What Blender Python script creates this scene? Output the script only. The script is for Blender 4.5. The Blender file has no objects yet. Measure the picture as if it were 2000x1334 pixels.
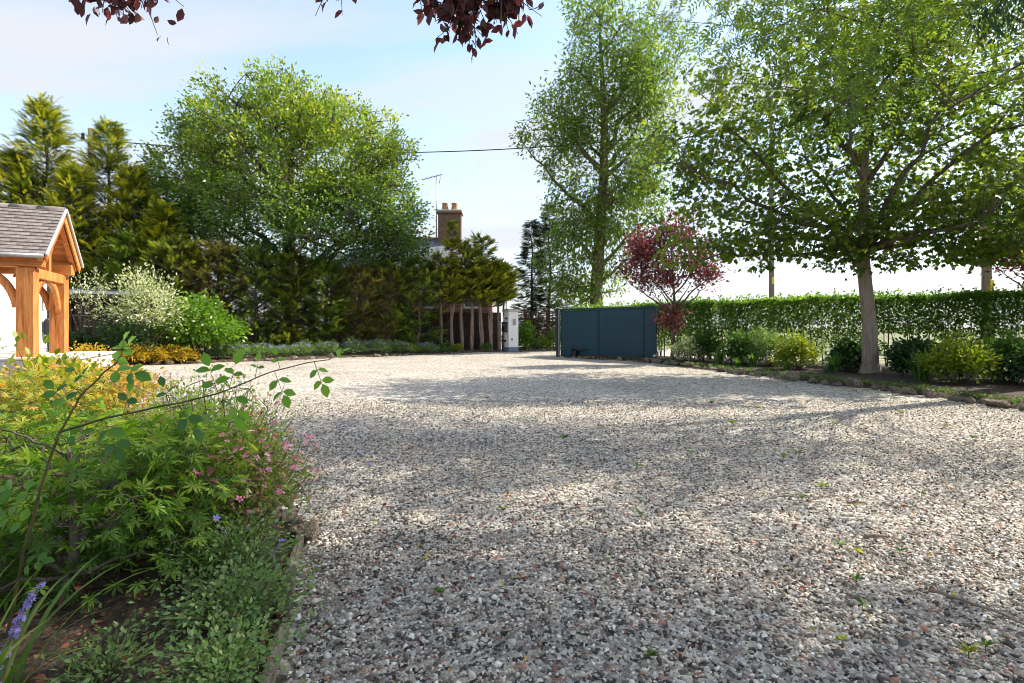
import bpy, bmesh, math, random
import numpy as np
from mathutils import Vector, Matrix

# ------------------------------------------------------------------ camera, sky, sun, exposure
S = bpy.context.scene
C = S.collection
EYE = 1.2
cam_d = bpy.data.cameras.new('camera')
cam = bpy.data.objects.new('camera', cam_d); C.objects.link(cam)
cam.location = (0, 0, EYE); cam.rotation_euler = (math.radians(90), 0, 0)
cam_d.sensor_width = 36; cam_d.lens = 19.8; cam_d.shift_y = -0.0135
cam_d.clip_start = 0.05; cam_d.clip_end = 4000
S.camera = cam

SUN_EL = 43.0
SUN_AZ = math.degrees(math.atan2(0.945, 0.327))      # clockwise from +Y
se, sa = math.radians(SUN_EL), math.radians(SUN_AZ)
SUN = Vector((math.cos(se)*math.sin(sa), math.cos(se)*math.cos(sa), math.sin(se)))

world = bpy.data.worlds.new('World'); S.world = world; world.use_nodes = True
wn, wl = world.node_tree.nodes, world.node_tree.links
wn.clear()
w_out = wn.new('ShaderNodeOutputWorld'); w_bg = wn.new('ShaderNodeBackground')
sky = wn.new('ShaderNodeTexSky'); sky.sky_type = 'NISHITA'; sky.sun_disc = False
sky.sun_elevation = se; sky.sun_rotation = sa
sky.altitude = 30; sky.air_density = 1.0; sky.dust_density = 1.0; sky.ozone_density = 2.0
tc = wn.new('ShaderNodeTexCoord')
sep = wn.new('ShaderNodeSeparateXYZ'); wl.new(tc.outputs['Generated'], sep.inputs[0])
zc = wn.new('ShaderNodeMath'); zc.operation = 'MAXIMUM'; zc.inputs[1].default_value = 0.0
wl.new(sep.outputs['Z'], zc.inputs[0])
za = wn.new('ShaderNodeMath'); za.operation = 'ADD'; za.inputs[1].default_value = 0.18
wl.new(zc.outputs[0], za.inputs[0])
dx = wn.new('ShaderNodeMath'); dx.operation = 'DIVIDE'; wl.new(sep.outputs['X'], dx.inputs[0]); wl.new(za.outputs[0], dx.inputs[1])
dy = wn.new('ShaderNodeMath'); dy.operation = 'DIVIDE'; wl.new(sep.outputs['Y'], dy.inputs[0]); wl.new(za.outputs[0], dy.inputs[1])
cmb = wn.new('ShaderNodeCombineXYZ'); wl.new(dx.outputs[0], cmb.inputs[0]); wl.new(dy.outputs[0], cmb.inputs[1])
mpg = wn.new('ShaderNodeMapping'); mpg.inputs['Rotation'].default_value = (0, 0, math.radians(28))
mpg.inputs['Scale'].default_value = (0.75, 1.5, 1); mpg.inputs['Location'].default_value = (1.3, 0.9, 0)
wl.new(cmb.outputs[0], mpg.inputs['Vector'])
cn = wn.new('ShaderNodeTexNoise'); cn.inputs['Scale'].default_value = 0.85; cn.inputs['Detail'].default_value = 7
cn.inputs['Roughness'].default_value = 0.52; cn.inputs['Distortion'].default_value = 0.35
wl.new(mpg.outputs[0], cn.inputs['Vector'])
cr = wn.new('ShaderNodeMapRange'); cr.inputs['From Min'].default_value = 0.42; cr.inputs['From Max'].default_value = 0.58
cr.inputs['To Min'].default_value = 0.10; cr.inputs['To Max'].default_value = 0.95
wl.new(cn.outputs['Fac'], cr.inputs['Value'])
hz = wn.new('ShaderNodeMapRange'); hz.inputs['From Min'].default_value = 0.0; hz.inputs['From Max'].default_value = 0.5
hz.inputs['To Min'].default_value = 0.92; hz.inputs['To Max'].default_value = 0.0
wl.new(sep.outputs['Z'], hz.inputs['Value'])
mxm = wn.new('ShaderNodeMath'); mxm.operation = 'MAXIMUM'
wl.new(cr.outputs[0], mxm.inputs[0]); wl.new(hz.outputs[0], mxm.inputs[1])
mix = wn.new('ShaderNodeMix'); mix.data_type = 'RGBA'
wl.new(mxm.outputs[0], mix.inputs['Factor']); wl.new(sky.outputs[0], mix.inputs['A'])
mix.inputs['B'].default_value = (2.2, 2.27, 2.38, 1)          # thin bright cirrus and horizon veil
wl.new(mix.outputs['Result'], w_bg.inputs['Color']); w_bg.inputs['Strength'].default_value = 0.102
wl.new(w_bg.outputs[0], w_out.inputs[0])

sl = bpy.data.lights.new('sun', 'SUN'); sl.energy = 2.35; sl.angle = math.radians(0.55); sl.color = (1, 0.91, 0.78)
so = bpy.data.objects.new('sun', sl); C.objects.link(so)
so.rotation_euler = SUN.to_track_quat('Z', 'Y').to_euler(); so.location = SUN*60
S.view_settings.view_transform = 'Standard'; S.view_settings.look = 'None'
S.view_settings.exposure = 1.95; S.view_settings.gamma = 1.0; S.view_settings.use_curve_mapping = False
S.render.engine = 'CYCLES'
S.cycles.max_bounces = 7; S.cycles.diffuse_bounces = 3; S.cycles.glossy_bounces = 2
S.cycles.transmission_bounces = 5; S.cycles.transparent_max_bounces = 6
S.cycles.caustics_reflective = False; S.cycles.caustics_refractive = False
S.cycles.use_denoising = True
S.cycles.filter_width = 1.0

# ------------------------------------------------------------------ helpers
rng = np.random.default_rng(11)
random.seed(11)
def X(px, D): return (px-1000)/1100*D
def Zz(py, D): return EYE+(640-py)/1100*D
def A(*a): return np.array(a, dtype=np.float64)
def nrm(v): return v/np.maximum(np.linalg.norm(v, axis=-1, keepdims=True), 1e-9)
def rv(n): return rng.normal(size=(n, 3))
def ru(a, b, n=None): return rng.uniform(a, b, n)

class MB:
    """collects vertex and face arrays, builds one mesh"""
    def __init__(s): s.v=[]; s.f=[]; s.r=[]; s.n=0
    def add(s, v, faces, r=0.5):
        v = np.asarray(v, dtype=np.float64).reshape(-1, 3)
        for f in faces:
            f = np.asarray(f, dtype=np.int64)
            if f.ndim == 1: f = f[None]
            s.f.append(f+s.n)
        s.v.append(v); s.r.append(np.broadcast_to(np.asarray(r, dtype=np.float64), (len(v),)))
        s.n += len(v)
    def mesh(s, name, mat, smooth=False):
        me = bpy.data.meshes.new(name)
        v = np.concatenate(s.v); r = np.concatenate(s.r)
        loops = np.concatenate([f.ravel() for f in s.f])
        tot = np.concatenate([np.full(len(f), f.shape[1]) for f in s.f])
        st = np.concatenate([[0], np.cumsum(tot)[:-1]])
        me.vertices.add(len(v)); me.vertices.foreach_set('co', v.astype(np.float32).ravel())
        me.loops.add(len(loops)); me.loops.foreach_set('vertex_index', loops.astype(np.int32))
        me.polygons.add(len(tot)); me.polygons.foreach_set('loop_start', st.astype(np.int32))
        if smooth: me.polygons.foreach_set('use_smooth', np.ones(len(tot), dtype=bool))
        me.update(calc_edges=True)
        at = me.attributes.new('rnd', 'FLOAT', 'POINT'); at.data.foreach_set('value', r.astype(np.float32))
        if mat: me.materials.append(mat)
        return me
    def build(s, name, mat, parent=None, loc=(0, 0, 0), smooth=False, rotz=0):
        return link(name, s.mesh(name, mat, smooth), parent, loc, rotz)

def link(name, me, parent=None, loc=(0, 0, 0), rotz=0):
    o = bpy.data.objects.new(name, me); C.objects.link(o)
    o.location = loc; o.rotation_euler = (0, 0, rotz)
    if parent: o.parent = parent
    return o
def tag(o, label=None, cat=None, group=None, kind=None):
    if label: o['label'] = label
    if cat: o['category'] = cat
    if group: o['group'] = group
    if kind: o['kind'] = kind
    return o
def thing(name, label, cat, loc=(0, 0, 0), rotz=0, group=None):
    return tag(link(name, None, None, loc, rotz), label, cat, group)
def structure(o): o['kind'] = 'structure'; return o

# ---- shapes
BOXF = [[0, 3, 2, 1], [4, 5, 6, 7], [0, 1, 5, 4], [1, 2, 6, 5], [2, 3, 7, 6], [3, 0, 4, 7]]
def box_v(c, s, rot=None):
    v = A([-1, -1, -1], [1, -1, -1], [1, 1, -1], [-1, 1, -1], [-1, -1, 1], [1, -1, 1], [1, 1, 1], [-1, 1, 1])*np.asarray(s)/2
    if rot is not None: v = v@np.array(rot).T
    return v+np.asarray(c)
def add_box(mb, c, s, rot=None, r=0.5): mb.add(box_v(c, s, rot), [np.array(BOXF)], r)
def bev_mesh(name, s, b, mat, jitter=0.0):
    bm = bmesh.new(); bmesh.ops.create_cube(bm, size=1)
    for v in bm.verts: v.co = Vector((v.co.x*s[0], v.co.y*s[1], v.co.z*s[2]))
    bmesh.ops.bevel(bm, geom=list(bm.edges), offset=b, segments=1, affect='EDGES')
    if jitter:
        for v in bm.verts: v.co += Vector((random.uniform(-1, 1), random.uniform(-1, 1), random.uniform(-1, 1)))*jitter
    me = bpy.data.meshes.new(name); bm.to_mesh(me); bm.free(); me.materials.append(mat); return me
def bevbox(name, c, s, mat, parent=None, b=0.008, rotz=0):
    return link(name, bev_mesh(name, s, min(b, min(s)*0.3), mat), parent, c, rotz)
def tube(mb, pts, rad, sides=7, r=0.5, cap=True):
    pts = np.asarray(pts, float); n = len(pts); rad = np.broadcast_to(np.asarray(rad, float), (n,))
    t = nrm(np.gradient(pts, axis=0))
    ref = np.where(np.abs(t[:, 2:3]) > 0.9, A(1, 0, 0), A(0, 0, 1))
    a = nrm(np.cross(t, ref)); b = np.cross(t, a)
    for i in range(1, n):                                        # keep frames from flipping
        a[i] = a[i-1]-t[i]*np.dot(a[i-1], t[i]); a[i] /= max(np.linalg.norm(a[i]), 1e-9); b[i] = np.cross(t[i], a[i])
    th = np.arange(sides)/sides*2*np.pi
    v = pts[:, None]+rad[:, None, None]*(np.cos(th)[None, :, None]*a[:, None]+np.sin(th)[None, :, None]*b[:, None])
    i = np.arange(n-1)[:, None]*sides; j = np.arange(sides)[None]; k = (j+1) % sides
    q = np.stack([i+j, i+k, i+k+sides, i+j+sides], -1).reshape(-1, 4)
    fs = [q]
    if cap: fs += [np.arange(sides)[::-1][None], (np.arange(sides)+(n-1)*sides)[None]]
    mb.add(v.reshape(-1, 3), fs, r)
def sticks(mb, p, q, r0, r1, r=0.5):
    """many straight tapered three-sided twigs at once"""
    n = len(p)
    if n == 0: return
    t = nrm(q-p); ref = np.where(np.abs(t[:, 2:3]) > 0.9, A(1, 0, 0), A(0, 0, 1))
    a = nrm(np.cross(t, ref)); b = np.cross(t, a)
    r0 = np.broadcast_to(np.asarray(r0, float), (n,)); r1 = np.broadcast_to(np.asarray(r1, float), (n,))
    vs = []
    for c, rr in ((p, r0), (q, r1)):
        for k in range(3):
            th = k*2*np.pi/3
            vs.append(c+rr[:, None]*(math.cos(th)*a+math.sin(th)*b))
    v = np.stack(vs, 1).reshape(-1, 3)
    o = np.arange(n)[:, None]*6
    f = np.concatenate([np.stack([o[:, 0]+k, o[:, 0]+(k+1) % 3, o[:, 0]+3+(k+1) % 3, o[:, 0]+3+k], -1) for k in range(3)])
    mb.add(v, [f], r)
def bez(p0, p1, p2, n):
    t = np.linspace(0, 1, n)[:, None]
    return (1-t)**2*p0+2*t*(1-t)*p1+t*t*p2

# ---- leaf templates: base at the origin, along +Y, facing +Z, unit length
def T_diamond(w=0.28, fold=0.06): return A([0, 0, 0], [w, .5, fold], [0, 1, 0], [-w, .5, fold]), [np.array([[0, 1, 2], [0, 2, 3]])]
def T_oval(w=0.3, fold=0.08, curl=0.1):
    return (A([0, 0, 0], [w*.8, .3, fold], [w*.85, .65, fold-curl*.3], [0, 1, -curl], [-w*.85, .65, fold-curl*.3], [-w*.8, .3, fold], [0, .5, 0]),
            [np.array([[0, 1, 6], [1, 2, 6], [2, 3, 6], [3, 4, 6], [4, 5, 6], [5, 0, 6]])])
def T_lobed(n, spread, lens, w, notch):
    vs = [[0, 0, 0]]; fs = []
    an = np.linspace(-spread, spread, n)
    c = A(0, .28, 0)
    vs[0] = list(c)
    ring = []
    for i, a in enumerate(an):
        l = lens[i]; d = A(math.sin(a), math.cos(a), 0)
        tip = c+d*l+A(0, 0, -.12*l); s = A(d[1], -d[0], 0)
        m1 = c+d*l*.5-s*w*l+A(0, 0, .02); m2 = c+d*l*.5+s*w*l+A(0, 0, .02)
        i0 = len(vs); vs += [list(m1), list(tip), list(m2)]
        fs += [[0, i0, i0+1], [0, i0+1, i0+2]]
        ring.append(i0)
    base = len(vs); vs.append([-.015, 0, 0]); vs.append([.015, 0, 0])
    fs.append([0, base, base+1])
    return np.array(vs, float), [np.array(fs)]
T_MAPLE = T_lobed(5, 2.0, [.42, .6, .72, .6, .42], .36, 0)
T_ACER = T_lobed(7, 2.25, [.3, .48, .62, .7, .62, .48, .3], .13, 0)
def T_compound(k, w, llen):
    vs = []; fs = []
    def leaf(o, a, l):
        d = A(math.sin(a), math.cos(a), 0); s = A(d[1], -d[0], 0); i = len(vs)
        vs.extend([o, o+d*l*.5+s*w*l+A(0, 0, .03*l), o+d*l-A(0, 0, .15*l), o+d*l*.5-s*w*l+A(0, 0, .03*l)])
        fs.extend([[i, i+1, i+2], [i, i+2, i+3]])
    for j in range(k):
        y = .18+.62*j/max(k-1, 1)
        leaf(A(0, y, -.05*y), 1.05, llen); leaf(A(0, y, -.05*y), -1.05, llen)
    leaf(A(0, .8, -.06), 0, llen)
    i = len(vs); vs.extend([A(-.008, 0, 0), A(.008, 0, 0), A(0, .85, -.05)]); fs.append([i, i+1, i+2])
    return np.array(vs), [np.array(fs)]
T_ASH = T_compound(4, .17, .34)
def T_frond(k=4, w=.04, ang=.45):
    vs = []; fs = []
    def blade(o, a, l, ww):
        d = A(math.sin(a), math.cos(a), 0); s = A(d[1], -d[0], 0); i = len(vs)
        vs.extend([o+s*ww*.9, o+d*l-A(0, 0, .1*l), o-s*ww*.9]); fs.append([i, i+1, i+2])
    blade(A(0, 0, 0), 0, 1, w*.8)
    for j in range(k):
        y = .12+.6*j/(k-1); l = .5-.28*j/(k-1)
        blade(A(0, y, 0), ang, l, w); blade(A(0, y+.05, 0), -ang, l, w)
    return np.array(vs), [np.array(fs)]
T_FROND = T_frond()
def T_flower(n=5, w=.33):
    vs = [[0, 0, 0]]; fs = []
    for i in range(n):
        a = i/n*2*math.pi; d = A(math.cos(a), math.sin(a), 0); s = A(-d[1], d[0], 0); k = len(vs)
        vs += [list(d*.55-s*w*.9+A(0, 0, .12)), list(d+A(0, 0, .1)), list(d*.55+s*w*.9+A(0, 0, .12))]
        fs += [[0, k, k+1], [0, k+1, k+2]]
    return np.array(vs, float), [np.array(fs)]
def frames(Y, Zd):
    Y = nrm(Y); Xd = nrm(np.cross(Y, Zd)); Zd = np.cross(Xd, Y)
    return np.stack([Xd, Y, Zd], -1)
def scatter(mb, T, P, Y, Zd, size, r):
    tv, tf = T; n = len(P)
    if n == 0: return
    B = frames(Y, Zd); size = np.broadcast_to(np.asarray(size, float), (n,))
    v = np.einsum('nij,kj->nki', B, tv)*size[:, None, None]+P[:, None]
    k = len(tv); o = (np.arange(n)*k)[:, None, None]
    mb.add(v.reshape(-1, 3), [(f[None]+o).reshape(-1, f.shape[1]) for f in tf], np.repeat(np.broadcast_to(r, (n,)), k))
def leaf_parts(name, T, P, Y, Zd, size, r, mat, parent, levels=6):
    """each leaf an object of its own sharing a handful of meshes"""
    mes = []
    for i in range(levels):
        mb = MB(); mb.add(T[0], T[1], (i+.5)/levels); mes.append(mb.mesh(name, mat))
    B = frames(Y, Zd); size = np.broadcast_to(np.asarray(size, float), (len(P),)); r = np.broadcast_to(r, (len(P),))
    for i in range(len(P)):
        o = bpy.data.objects.new(name, mes[int(min(levels-1, max(0, r[i]*levels)))]); C.objects.link(o); o.parent = parent
        M = Matrix(B[i].tolist()).to_4x4()
        for q in range(3):
            for c in range(3): M[q][c] *= size[i]
        M.translation = Vector(P[i]); o.matrix_basis = M

def fps(P, k, start=0):
    k = min(k, len(P)); idx = [start]; d = np.linalg.norm(P-P[start], axis=1)
    for _ in range(k-1):
        j = int(d.argmax()); idx.append(j); d = np.minimum(d, np.linalg.norm(P-P[j], axis=1))
    return np.array(idx)
def in_lobes(lobes, n, shell=2.2):
    vol = np.array([np.prod(l[1])**.75 for l in lobes]); pick = rng.choice(len(lobes), n, p=vol/vol.sum())
    c = np.array([l[0] for l in lobes], float)[pick]; ra = np.array([l[1] for l in lobes], float)[pick]
    return c+nrm(rv(n))*(ru(0, 1, n)**(1/(3*shell/1.5)))[:, None]*ra
def tufts(lobes, n, r):
    """small lobes standing proud of the large ones, for an uneven outline"""
    out = list(lobes)
    for i in range(n):
        c_, ra_ = lobes[rng.integers(0, len(lobes))]; d_ = nrm(rv(1))[0]; d_[2] = abs(d_[2])*.9-.15; q = ru(r*.6, r*1.3)
        out.append((tuple(np.array(c_)+d_*np.array(ra_)*1.02), (q, q, q*1.15)))
    return out
def skeleton(mb, trunk, trad, clumps, nl, ns, first, rl, rs, rt, slope=.7, arch=.18, sides=8, limb_tips=.85, bb=None):
    bb = bb or mb
    trunk = np.asarray(trunk, float); trad = np.asarray(trad, float)
    tube(mb, trunk, trad, sides=sides+2)
    zt = trunk[:, 2]
    def at(z): return np.array([np.interp(z, zt, trunk[:, i]) for i in range(3)]), np.interp(z, zt, trad)
    nodes = [at(z)[0] for z in np.linspace(first, zt[-1], 14)]; nr = [at(z)[1]*.6 for z in np.linspace(first, zt[-1], 14)]
    for j in fps(clumps, nl):
        tg = clumps[j]; hd = np.linalg.norm(tg[:2]-at(tg[2])[0][:2])
        s, r0 = at(float(np.clip(tg[2]-slope*hd*ru(.8, 1.2), first, zt[-1]*.96)))
        e = s+(tg-s)*limb_tips
        m = s+(e-s)*.5+A(0, 0, arch*hd)+rv(1)[0]*.04*hd
        p = bez(s, m, e, 9); p[1:-1] += rv(7)*.018*hd
        rr = np.linspace(min(rl, r0*.75), rs*.6, 9); tube(bb, p, rr, sides=6); nodes += list(p[1:]); nr += list(rr[1:])
    N = np.array(nodes); R = np.array(nr); sn = [N]; sr = [R]
    for j in fps(clumps, ns, start=len(clumps)//2):
        tg = clumps[j]; d = np.linalg.norm(N-tg, axis=1)+np.maximum(0, N[:, 2]-tg[2])*.8; i = int(d.argmin())
        s = N[i]; m = s+(tg-s)*.5+A(0, 0, .08)*np.linalg.norm(tg-s)+rv(1)[0]*.06*np.linalg.norm(tg-s)
        p = bez(s, m, tg, 6); rr = np.linspace(min(rs, R[i]*.8), rt, 6); tube(bb, p, rr, sides=4, cap=False); sn.append(p[1:]); sr.append(rr[1:])
    N = np.concatenate(sn); R = np.concatenate(sr)
    best = np.empty(len(clumps), int)
    for a in range(0, len(clumps), 400):
        best[a:a+400] = np.linalg.norm(clumps[a:a+400, None]-N[None], axis=2).argmin(1)
    sticks(bb, N[best], clumps, np.minimum(R[best], rt*1.2), rt*.35)
def leaf_cloud(clumps, per, spread, centre, out=.6, droop=.3, flat=1.0, size=(.1, .16), cl=.5, bias=0.0):
    k = rng.poisson(per, len(clumps)); idx = np.repeat(np.arange(len(clumps)), k); n = len(idx)
    off = rv(n)*np.asarray(spread); P = clumps[idx]+off
    o = nrm(P-np.asarray(centre)); Y = nrm(off)*.7+o*out+rv(n)*.45+A(0, 0, -droop)
    Zd = A(0, 0, flat)+rv(n)*.55+o*.25
    cr_ = ru(0, 1, len(clumps))[idx]
    r = np.clip(cl*cr_+(1-cl)*ru(0, 1, n)+bias, 0, 1)
    return P, Y, Zd, ru(size[0], size[1], n), r

# ---- materials
def ramp(nt, stops):
    r = nt.nodes.new('ShaderNodeValToRGB'); e = r.color_ramp.elements
    while len(e) > 1: e.remove(e[0])
    e[0].position = stops[0][0]; e[0].color = (*stops[0][1], 1)
    for p, c in stops[1:]:
        x = e.new(p); x.color = (*c, 1)
    return r
def newmat(name):
    m = bpy.data.materials.new(name); m.use_nodes = True; nt = m.node_tree; b = nt.nodes['Principled BSDF']; return m, nt, b
def leafmat(name, stops, trans=.45, rough=.5, tcol=1.6, yel=1.0, spec=.35, tint=None):
    m, nt, b = newmat(name); L = nt.links
    at = nt.nodes.new('ShaderNodeAttribute'); at.attribute_name = 'rnd'
    stops = [(p, tuple(min(.8, x*1.18) for x in c_)) for p, c_ in stops]
    r = ramp(nt, stops); L.new(at.outputs['Fac'], r.inputs[0]); L.new(r.outputs[0], b.inputs['Base Color'])
    b.inputs['Roughness'].default_value = rough; b.inputs['Specular IOR Level'].default_value = spec
    t = nt.nodes.new('ShaderNodeBsdfTranslucent')
    mu = nt.nodes.new('ShaderNodeMix'); mu.data_type = 'RGBA'; mu.blend_type = 'MULTIPLY'; mu.inputs['Factor'].default_value = 1
    L.new(r.outputs[0], mu.inputs['A']); mu.inputs['B'].default_value = (*tint, 1) if tint else (tcol*1.25*yel, tcol*1.3, tcol*.55, 1)
    L.new(mu.outputs['Result'], t.inputs['Color'])
    ms = nt.nodes.new('ShaderNodeMixShader'); ms.inputs[0].default_value = trans
    L.new(b.outputs[0], ms.inputs[1]); L.new(t.outputs[0], ms.inputs[2])
    L.new(ms.outputs[0], nt.nodes['Material Output'].inputs[0]); return m
def mottled(name, stops, scale=4, rough=.8, bump=.3, stretch=(1, 1, 1), detail=6, spec=.3, bscale=None, metal=0, bdist=.02, rot=(0, 0, 0)):
    m, nt, b = newmat(name); L = nt.links
    tcn = nt.nodes.new('ShaderNodeTexCoord'); mp = nt.nodes.new('ShaderNodeMapping'); mp.inputs['Scale'].default_value = stretch; mp.inputs['Rotation'].default_value = rot
    L.new(tcn.outputs['Object'], mp.inputs[0])
    n = nt.nodes.new('ShaderNodeTexNoise'); n.inputs['Scale'].default_value = scale; n.inputs['Detail'].default_value = detail; n.inputs['Roughness'].default_value = .62
    L.new(mp.outputs[0], n.inputs['Vector'])
    oi = nt.nodes.new('ShaderNodeObjectInfo')
    ad = nt.nodes.new('ShaderNodeMath'); ad.operation = 'MULTIPLY_ADD'; ad.inputs[1].default_value = .16; L.new(oi.outputs['Random'], ad.inputs[0]); L.new(n.outputs['Fac'], ad.inputs[2])
    sb = nt.nodes.new('ShaderNodeMath'); sb.operation = 'SUBTRACT'; sb.inputs[1].default_value = .08; L.new(ad.outputs[0], sb.inputs[0])
    r = ramp(nt, stops); L.new(sb.outputs[0], r.inputs[0]); L.new(r.outputs[0], b.inputs['Base Color'])
    b.inputs['Roughness'].default_value = rough; b.inputs['Specular IOR Level'].default_value = spec; b.inputs['Metallic'].default_value = metal
    if bump:
        n2 = nt.nodes.new('ShaderNodeTexNoise'); n2.inputs['Scale'].default_value = bscale or scale*3; n2.inputs['Detail'].default_value = 5
        L.new(mp.outputs[0], n2.inputs['Vector'])
        bp = nt.nodes.new('ShaderNodeBump'); bp.inputs['Strength'].default_value = bump; bp.inputs['Distance'].default_value = bdist
        L.new(n2.outputs['Fac'], bp.inputs['Height']); L.new(bp.outputs[0], b.inputs['Normal'])
    return m
def gravel_mat():
    m, nt, b = newmat('gravel'); L = nt.links
    tcn = nt.nodes.new('ShaderNodeTexCoord')
    v = nt.nodes.new('ShaderNodeTexVoronoi'); v.inputs['Scale'].default_value = 38; L.new(tcn.outputs['Object'], v.inputs['Vector'])
    s = nt.nodes.new('ShaderNodeSeparateColor'); L.new(v.outputs['Color'], s.inputs[0])
    r = ramp(nt, GRAVEL); L.new(s.outputs[0], r.inputs[0])
    n = nt.nodes.new('ShaderNodeTexNoise'); n.inputs['Scale'].default_value = .55; n.inputs['Detail'].default_value = 5; L.new(tcn.outputs['Object'], n.inputs['Vector'])
    r2 = ramp(nt, [(.35, (.80, .79, .78)), (.6, (1, 1, 1)), (.75, (1.0, .97, .92))]); L.new(n.outputs['Fac'], r2.inputs[0])
    mu = nt.nodes.new('ShaderNodeMix'); mu.data_type = 'RGBA'; mu.blend_type = 'MULTIPLY'; mu.inputs['Factor'].default_value = 1
    L.new(r.outputs[0], mu.inputs['A']); L.new(r2.outputs[0], mu.inputs['B']); L.new(mu.outputs['Result'], b.inputs['Base Color'])
    iv = nt.nodes.new('ShaderNodeMath'); iv.operation = 'SUBTRACT'; iv.inputs[0].default_value = 1; L.new(v.outputs['Distance'], iv.inputs[1])
    bp = nt.nodes.new('ShaderNodeBump'); bp.inputs['Strength'].default_value = .9; bp.inputs['Distance'].default_value = .012
    L.new(iv.outputs[0], bp.inputs['Height']); L.new(bp.outputs[0], b.inputs['Normal'])
    b.inputs['Roughness'].default_value = .85; b.inputs['Specular IOR Level'].default_value = .25; return m
GRAVEL = [(0, (.035, .030, .026)), (.14, (.10, .085, .072)), (.26, (.22, .19, .16)), (.40, (.36, .32, .27)), (.58, (.53, .475, .40)),
          (.70, (.30, .255, .215)), (.82, (.60, .545, .465)), (.92, (.70, .65, .57)), (.955, (.36, .17, .10)), (1, (.20, .215, .235))]
GRAVEL = [(p, tuple(min(.75, x*k_) for x, k_ in zip(c_, (1.20, 1.24, 1.22)))) for p, c_ in GRAVEL]
def attrmat(name, stops, rough=.8, bump=.0):
    m, nt, b = newmat(name); L = nt.links
    at = nt.nodes.new('ShaderNodeAttribute'); at.attribute_name = 'rnd'
    r = ramp(nt, stops); L.new(at.outputs['Fac'], r.inputs[0])
    tcn = nt.nodes.new('ShaderNodeTexCoord'); n = nt.nodes.new('ShaderNodeTexNoise'); n.inputs['Scale'].default_value = 130; n.inputs['Detail'].default_value = 4
    L.new(tcn.outputs['Object'], n.inputs['Vector'])
    r2 = ramp(nt, [(.3, (.75, .74, .73)), (.65, (1.08, 1.07, 1.05))]); L.new(n.outputs['Fac'], r2.inputs[0])
    mu = nt.nodes.new('ShaderNodeMix'); mu.data_type = 'RGBA'; mu.blend_type = 'MULTIPLY'; mu.inputs['Factor'].default_value = 1
    L.new(r.outputs[0], mu.inputs['A']); L.new(r2.outputs[0], mu.inputs['B']); L.new(mu.outputs['Result'], b.inputs['Base Color'])
    b.inputs['Roughness'].default_value = rough; b.inputs['Specular IOR Level'].default_value = .25; return m
def plain(name, col, rough=.5, metal=0, spec=.4):
    c = np.array(col); return mottled(name, [(.3, tuple(c*.9)), (.7, tuple(np.minimum(c*1.06, 1)))], scale=6, rough=rough, bump=.06, metal=metal, spec=spec)
def brickmat(name, c1, c2, mortar, sx=1.0):
    m, nt, b = newmat(name); L = nt.links
    tcn = nt.nodes.new('ShaderNodeTexCoord'); sp = nt.nodes.new('ShaderNodeSeparateXYZ'); L.new(tcn.outputs['Object'], sp.inputs[0])
    ad = nt.nodes.new('ShaderNodeMath'); ad.operation = 'ADD'; L.new(sp.outputs[0], ad.inputs[0]); L.new(sp.outputs[1], ad.inputs[1])
    cb = nt.nodes.new('ShaderNodeCombineXYZ'); L.new(ad.outputs[0], cb.inputs[0]); L.new(sp.outputs[2], cb.inputs[1])
    br = nt.nodes.new('ShaderNodeTexBrick'); br.inputs['Scale'].default_value = 1; br.inputs['Brick Width'].default_value = .225; br.inputs['Row Height'].default_value = .075; br.inputs['Mortar Size'].default_value = .008
    br.inputs['Color1'].default_value = (*c1, 1); br.inputs['Color2'].default_value = (*c2, 1); br.inputs['Mortar'].default_value = (*mortar, 1)
    L.new(cb.outputs[0], br.inputs['Vector']); L.new(br.outputs['Color'], b.inputs['Base Color'])
    bp = nt.nodes.new('ShaderNodeBump'); bp.inputs['Strength'].default_value = .6; bp.inputs['Distance'].default_value = .01; bp.invert = True
    L.new(br.outputs['Fac'], bp.inputs['Height']); L.new(bp.outputs[0], b.inputs['Normal']); b.inputs['Roughness'].default_value = .9; return m

M = {}
M['gravel'] = gravel_mat()
M['stone'] = attrmat('gravel_stone', GRAVEL)
M['soil'] = mottled('soil', [(.25, (.018, .012, .008)), (.5, (.05, .033, .022)), (.62, (.085, .06, .042)), (.72, (.14, .10, .07))], scale=22, bump=.9, bscale=60, bdist=.03)
M['verge'] = mottled('verge', [(.3, (.05, .08, .02)), (.5, (.12, .15, .045)), (.68, (.30, .27, .14))], scale=.6, bump=.4, bscale=20)
M['rock'] = mottled('rock', [(.25, (.05, .04, .03)), (.42, (.13, .10, .075)), (.55, (.26, .21, .165)), (.64, (.09, .10, .035)), (.74, (.30, .25, .20))], scale=7, bump=.8, bdist=.03)
M['oak'] = mottled('oak', [(.26, (.16, .045, .010)), (.40, (.40, .13, .030)), (.55, (.56, .215, .060)), (.72, (.62, .28, .09))], scale=3.2, stretch=(5, 5, .55), rough=.6, bump=.25, bscale=9)
M['oak_long'] = mottled('oak_along', [(.26, (.16, .045, .010)), (.40, (.40, .13, .030)), (.55, (.56, .215, .060)), (.72, (.62, .28, .09))], scale=3.2, stretch=(.55, 5, 5), rough=.6, bump=.25, bscale=9)
M['tile'] = mottled('roof_tile', [(.3, (.11, .092, .087)), (.5, (.20, .172, .16)), (.7, (.28, .245, .23))], scale=9, bump=.3)
M['verge_mortar'] = plain('verge_mortar', (.50, .46, .43), .9)
M['white_board'] = plain('white_board', (.80, .80, .79), .55)
M['pale_stone'] = mottled('pale_stone', [(.3, (.46, .42, .38)), (.6, (.60, .56, .51)), (.75, (.66, .62, .58))], scale=5, bump=.2)
M['dark_timber'] = mottled('dark_timber', [(.3, (.02, .013, .010)), (.55, (.055, .035, .026)), (.75, (.09, .06, .045))], scale=5, stretch=(4, 4, .5), bump=.3)
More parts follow.
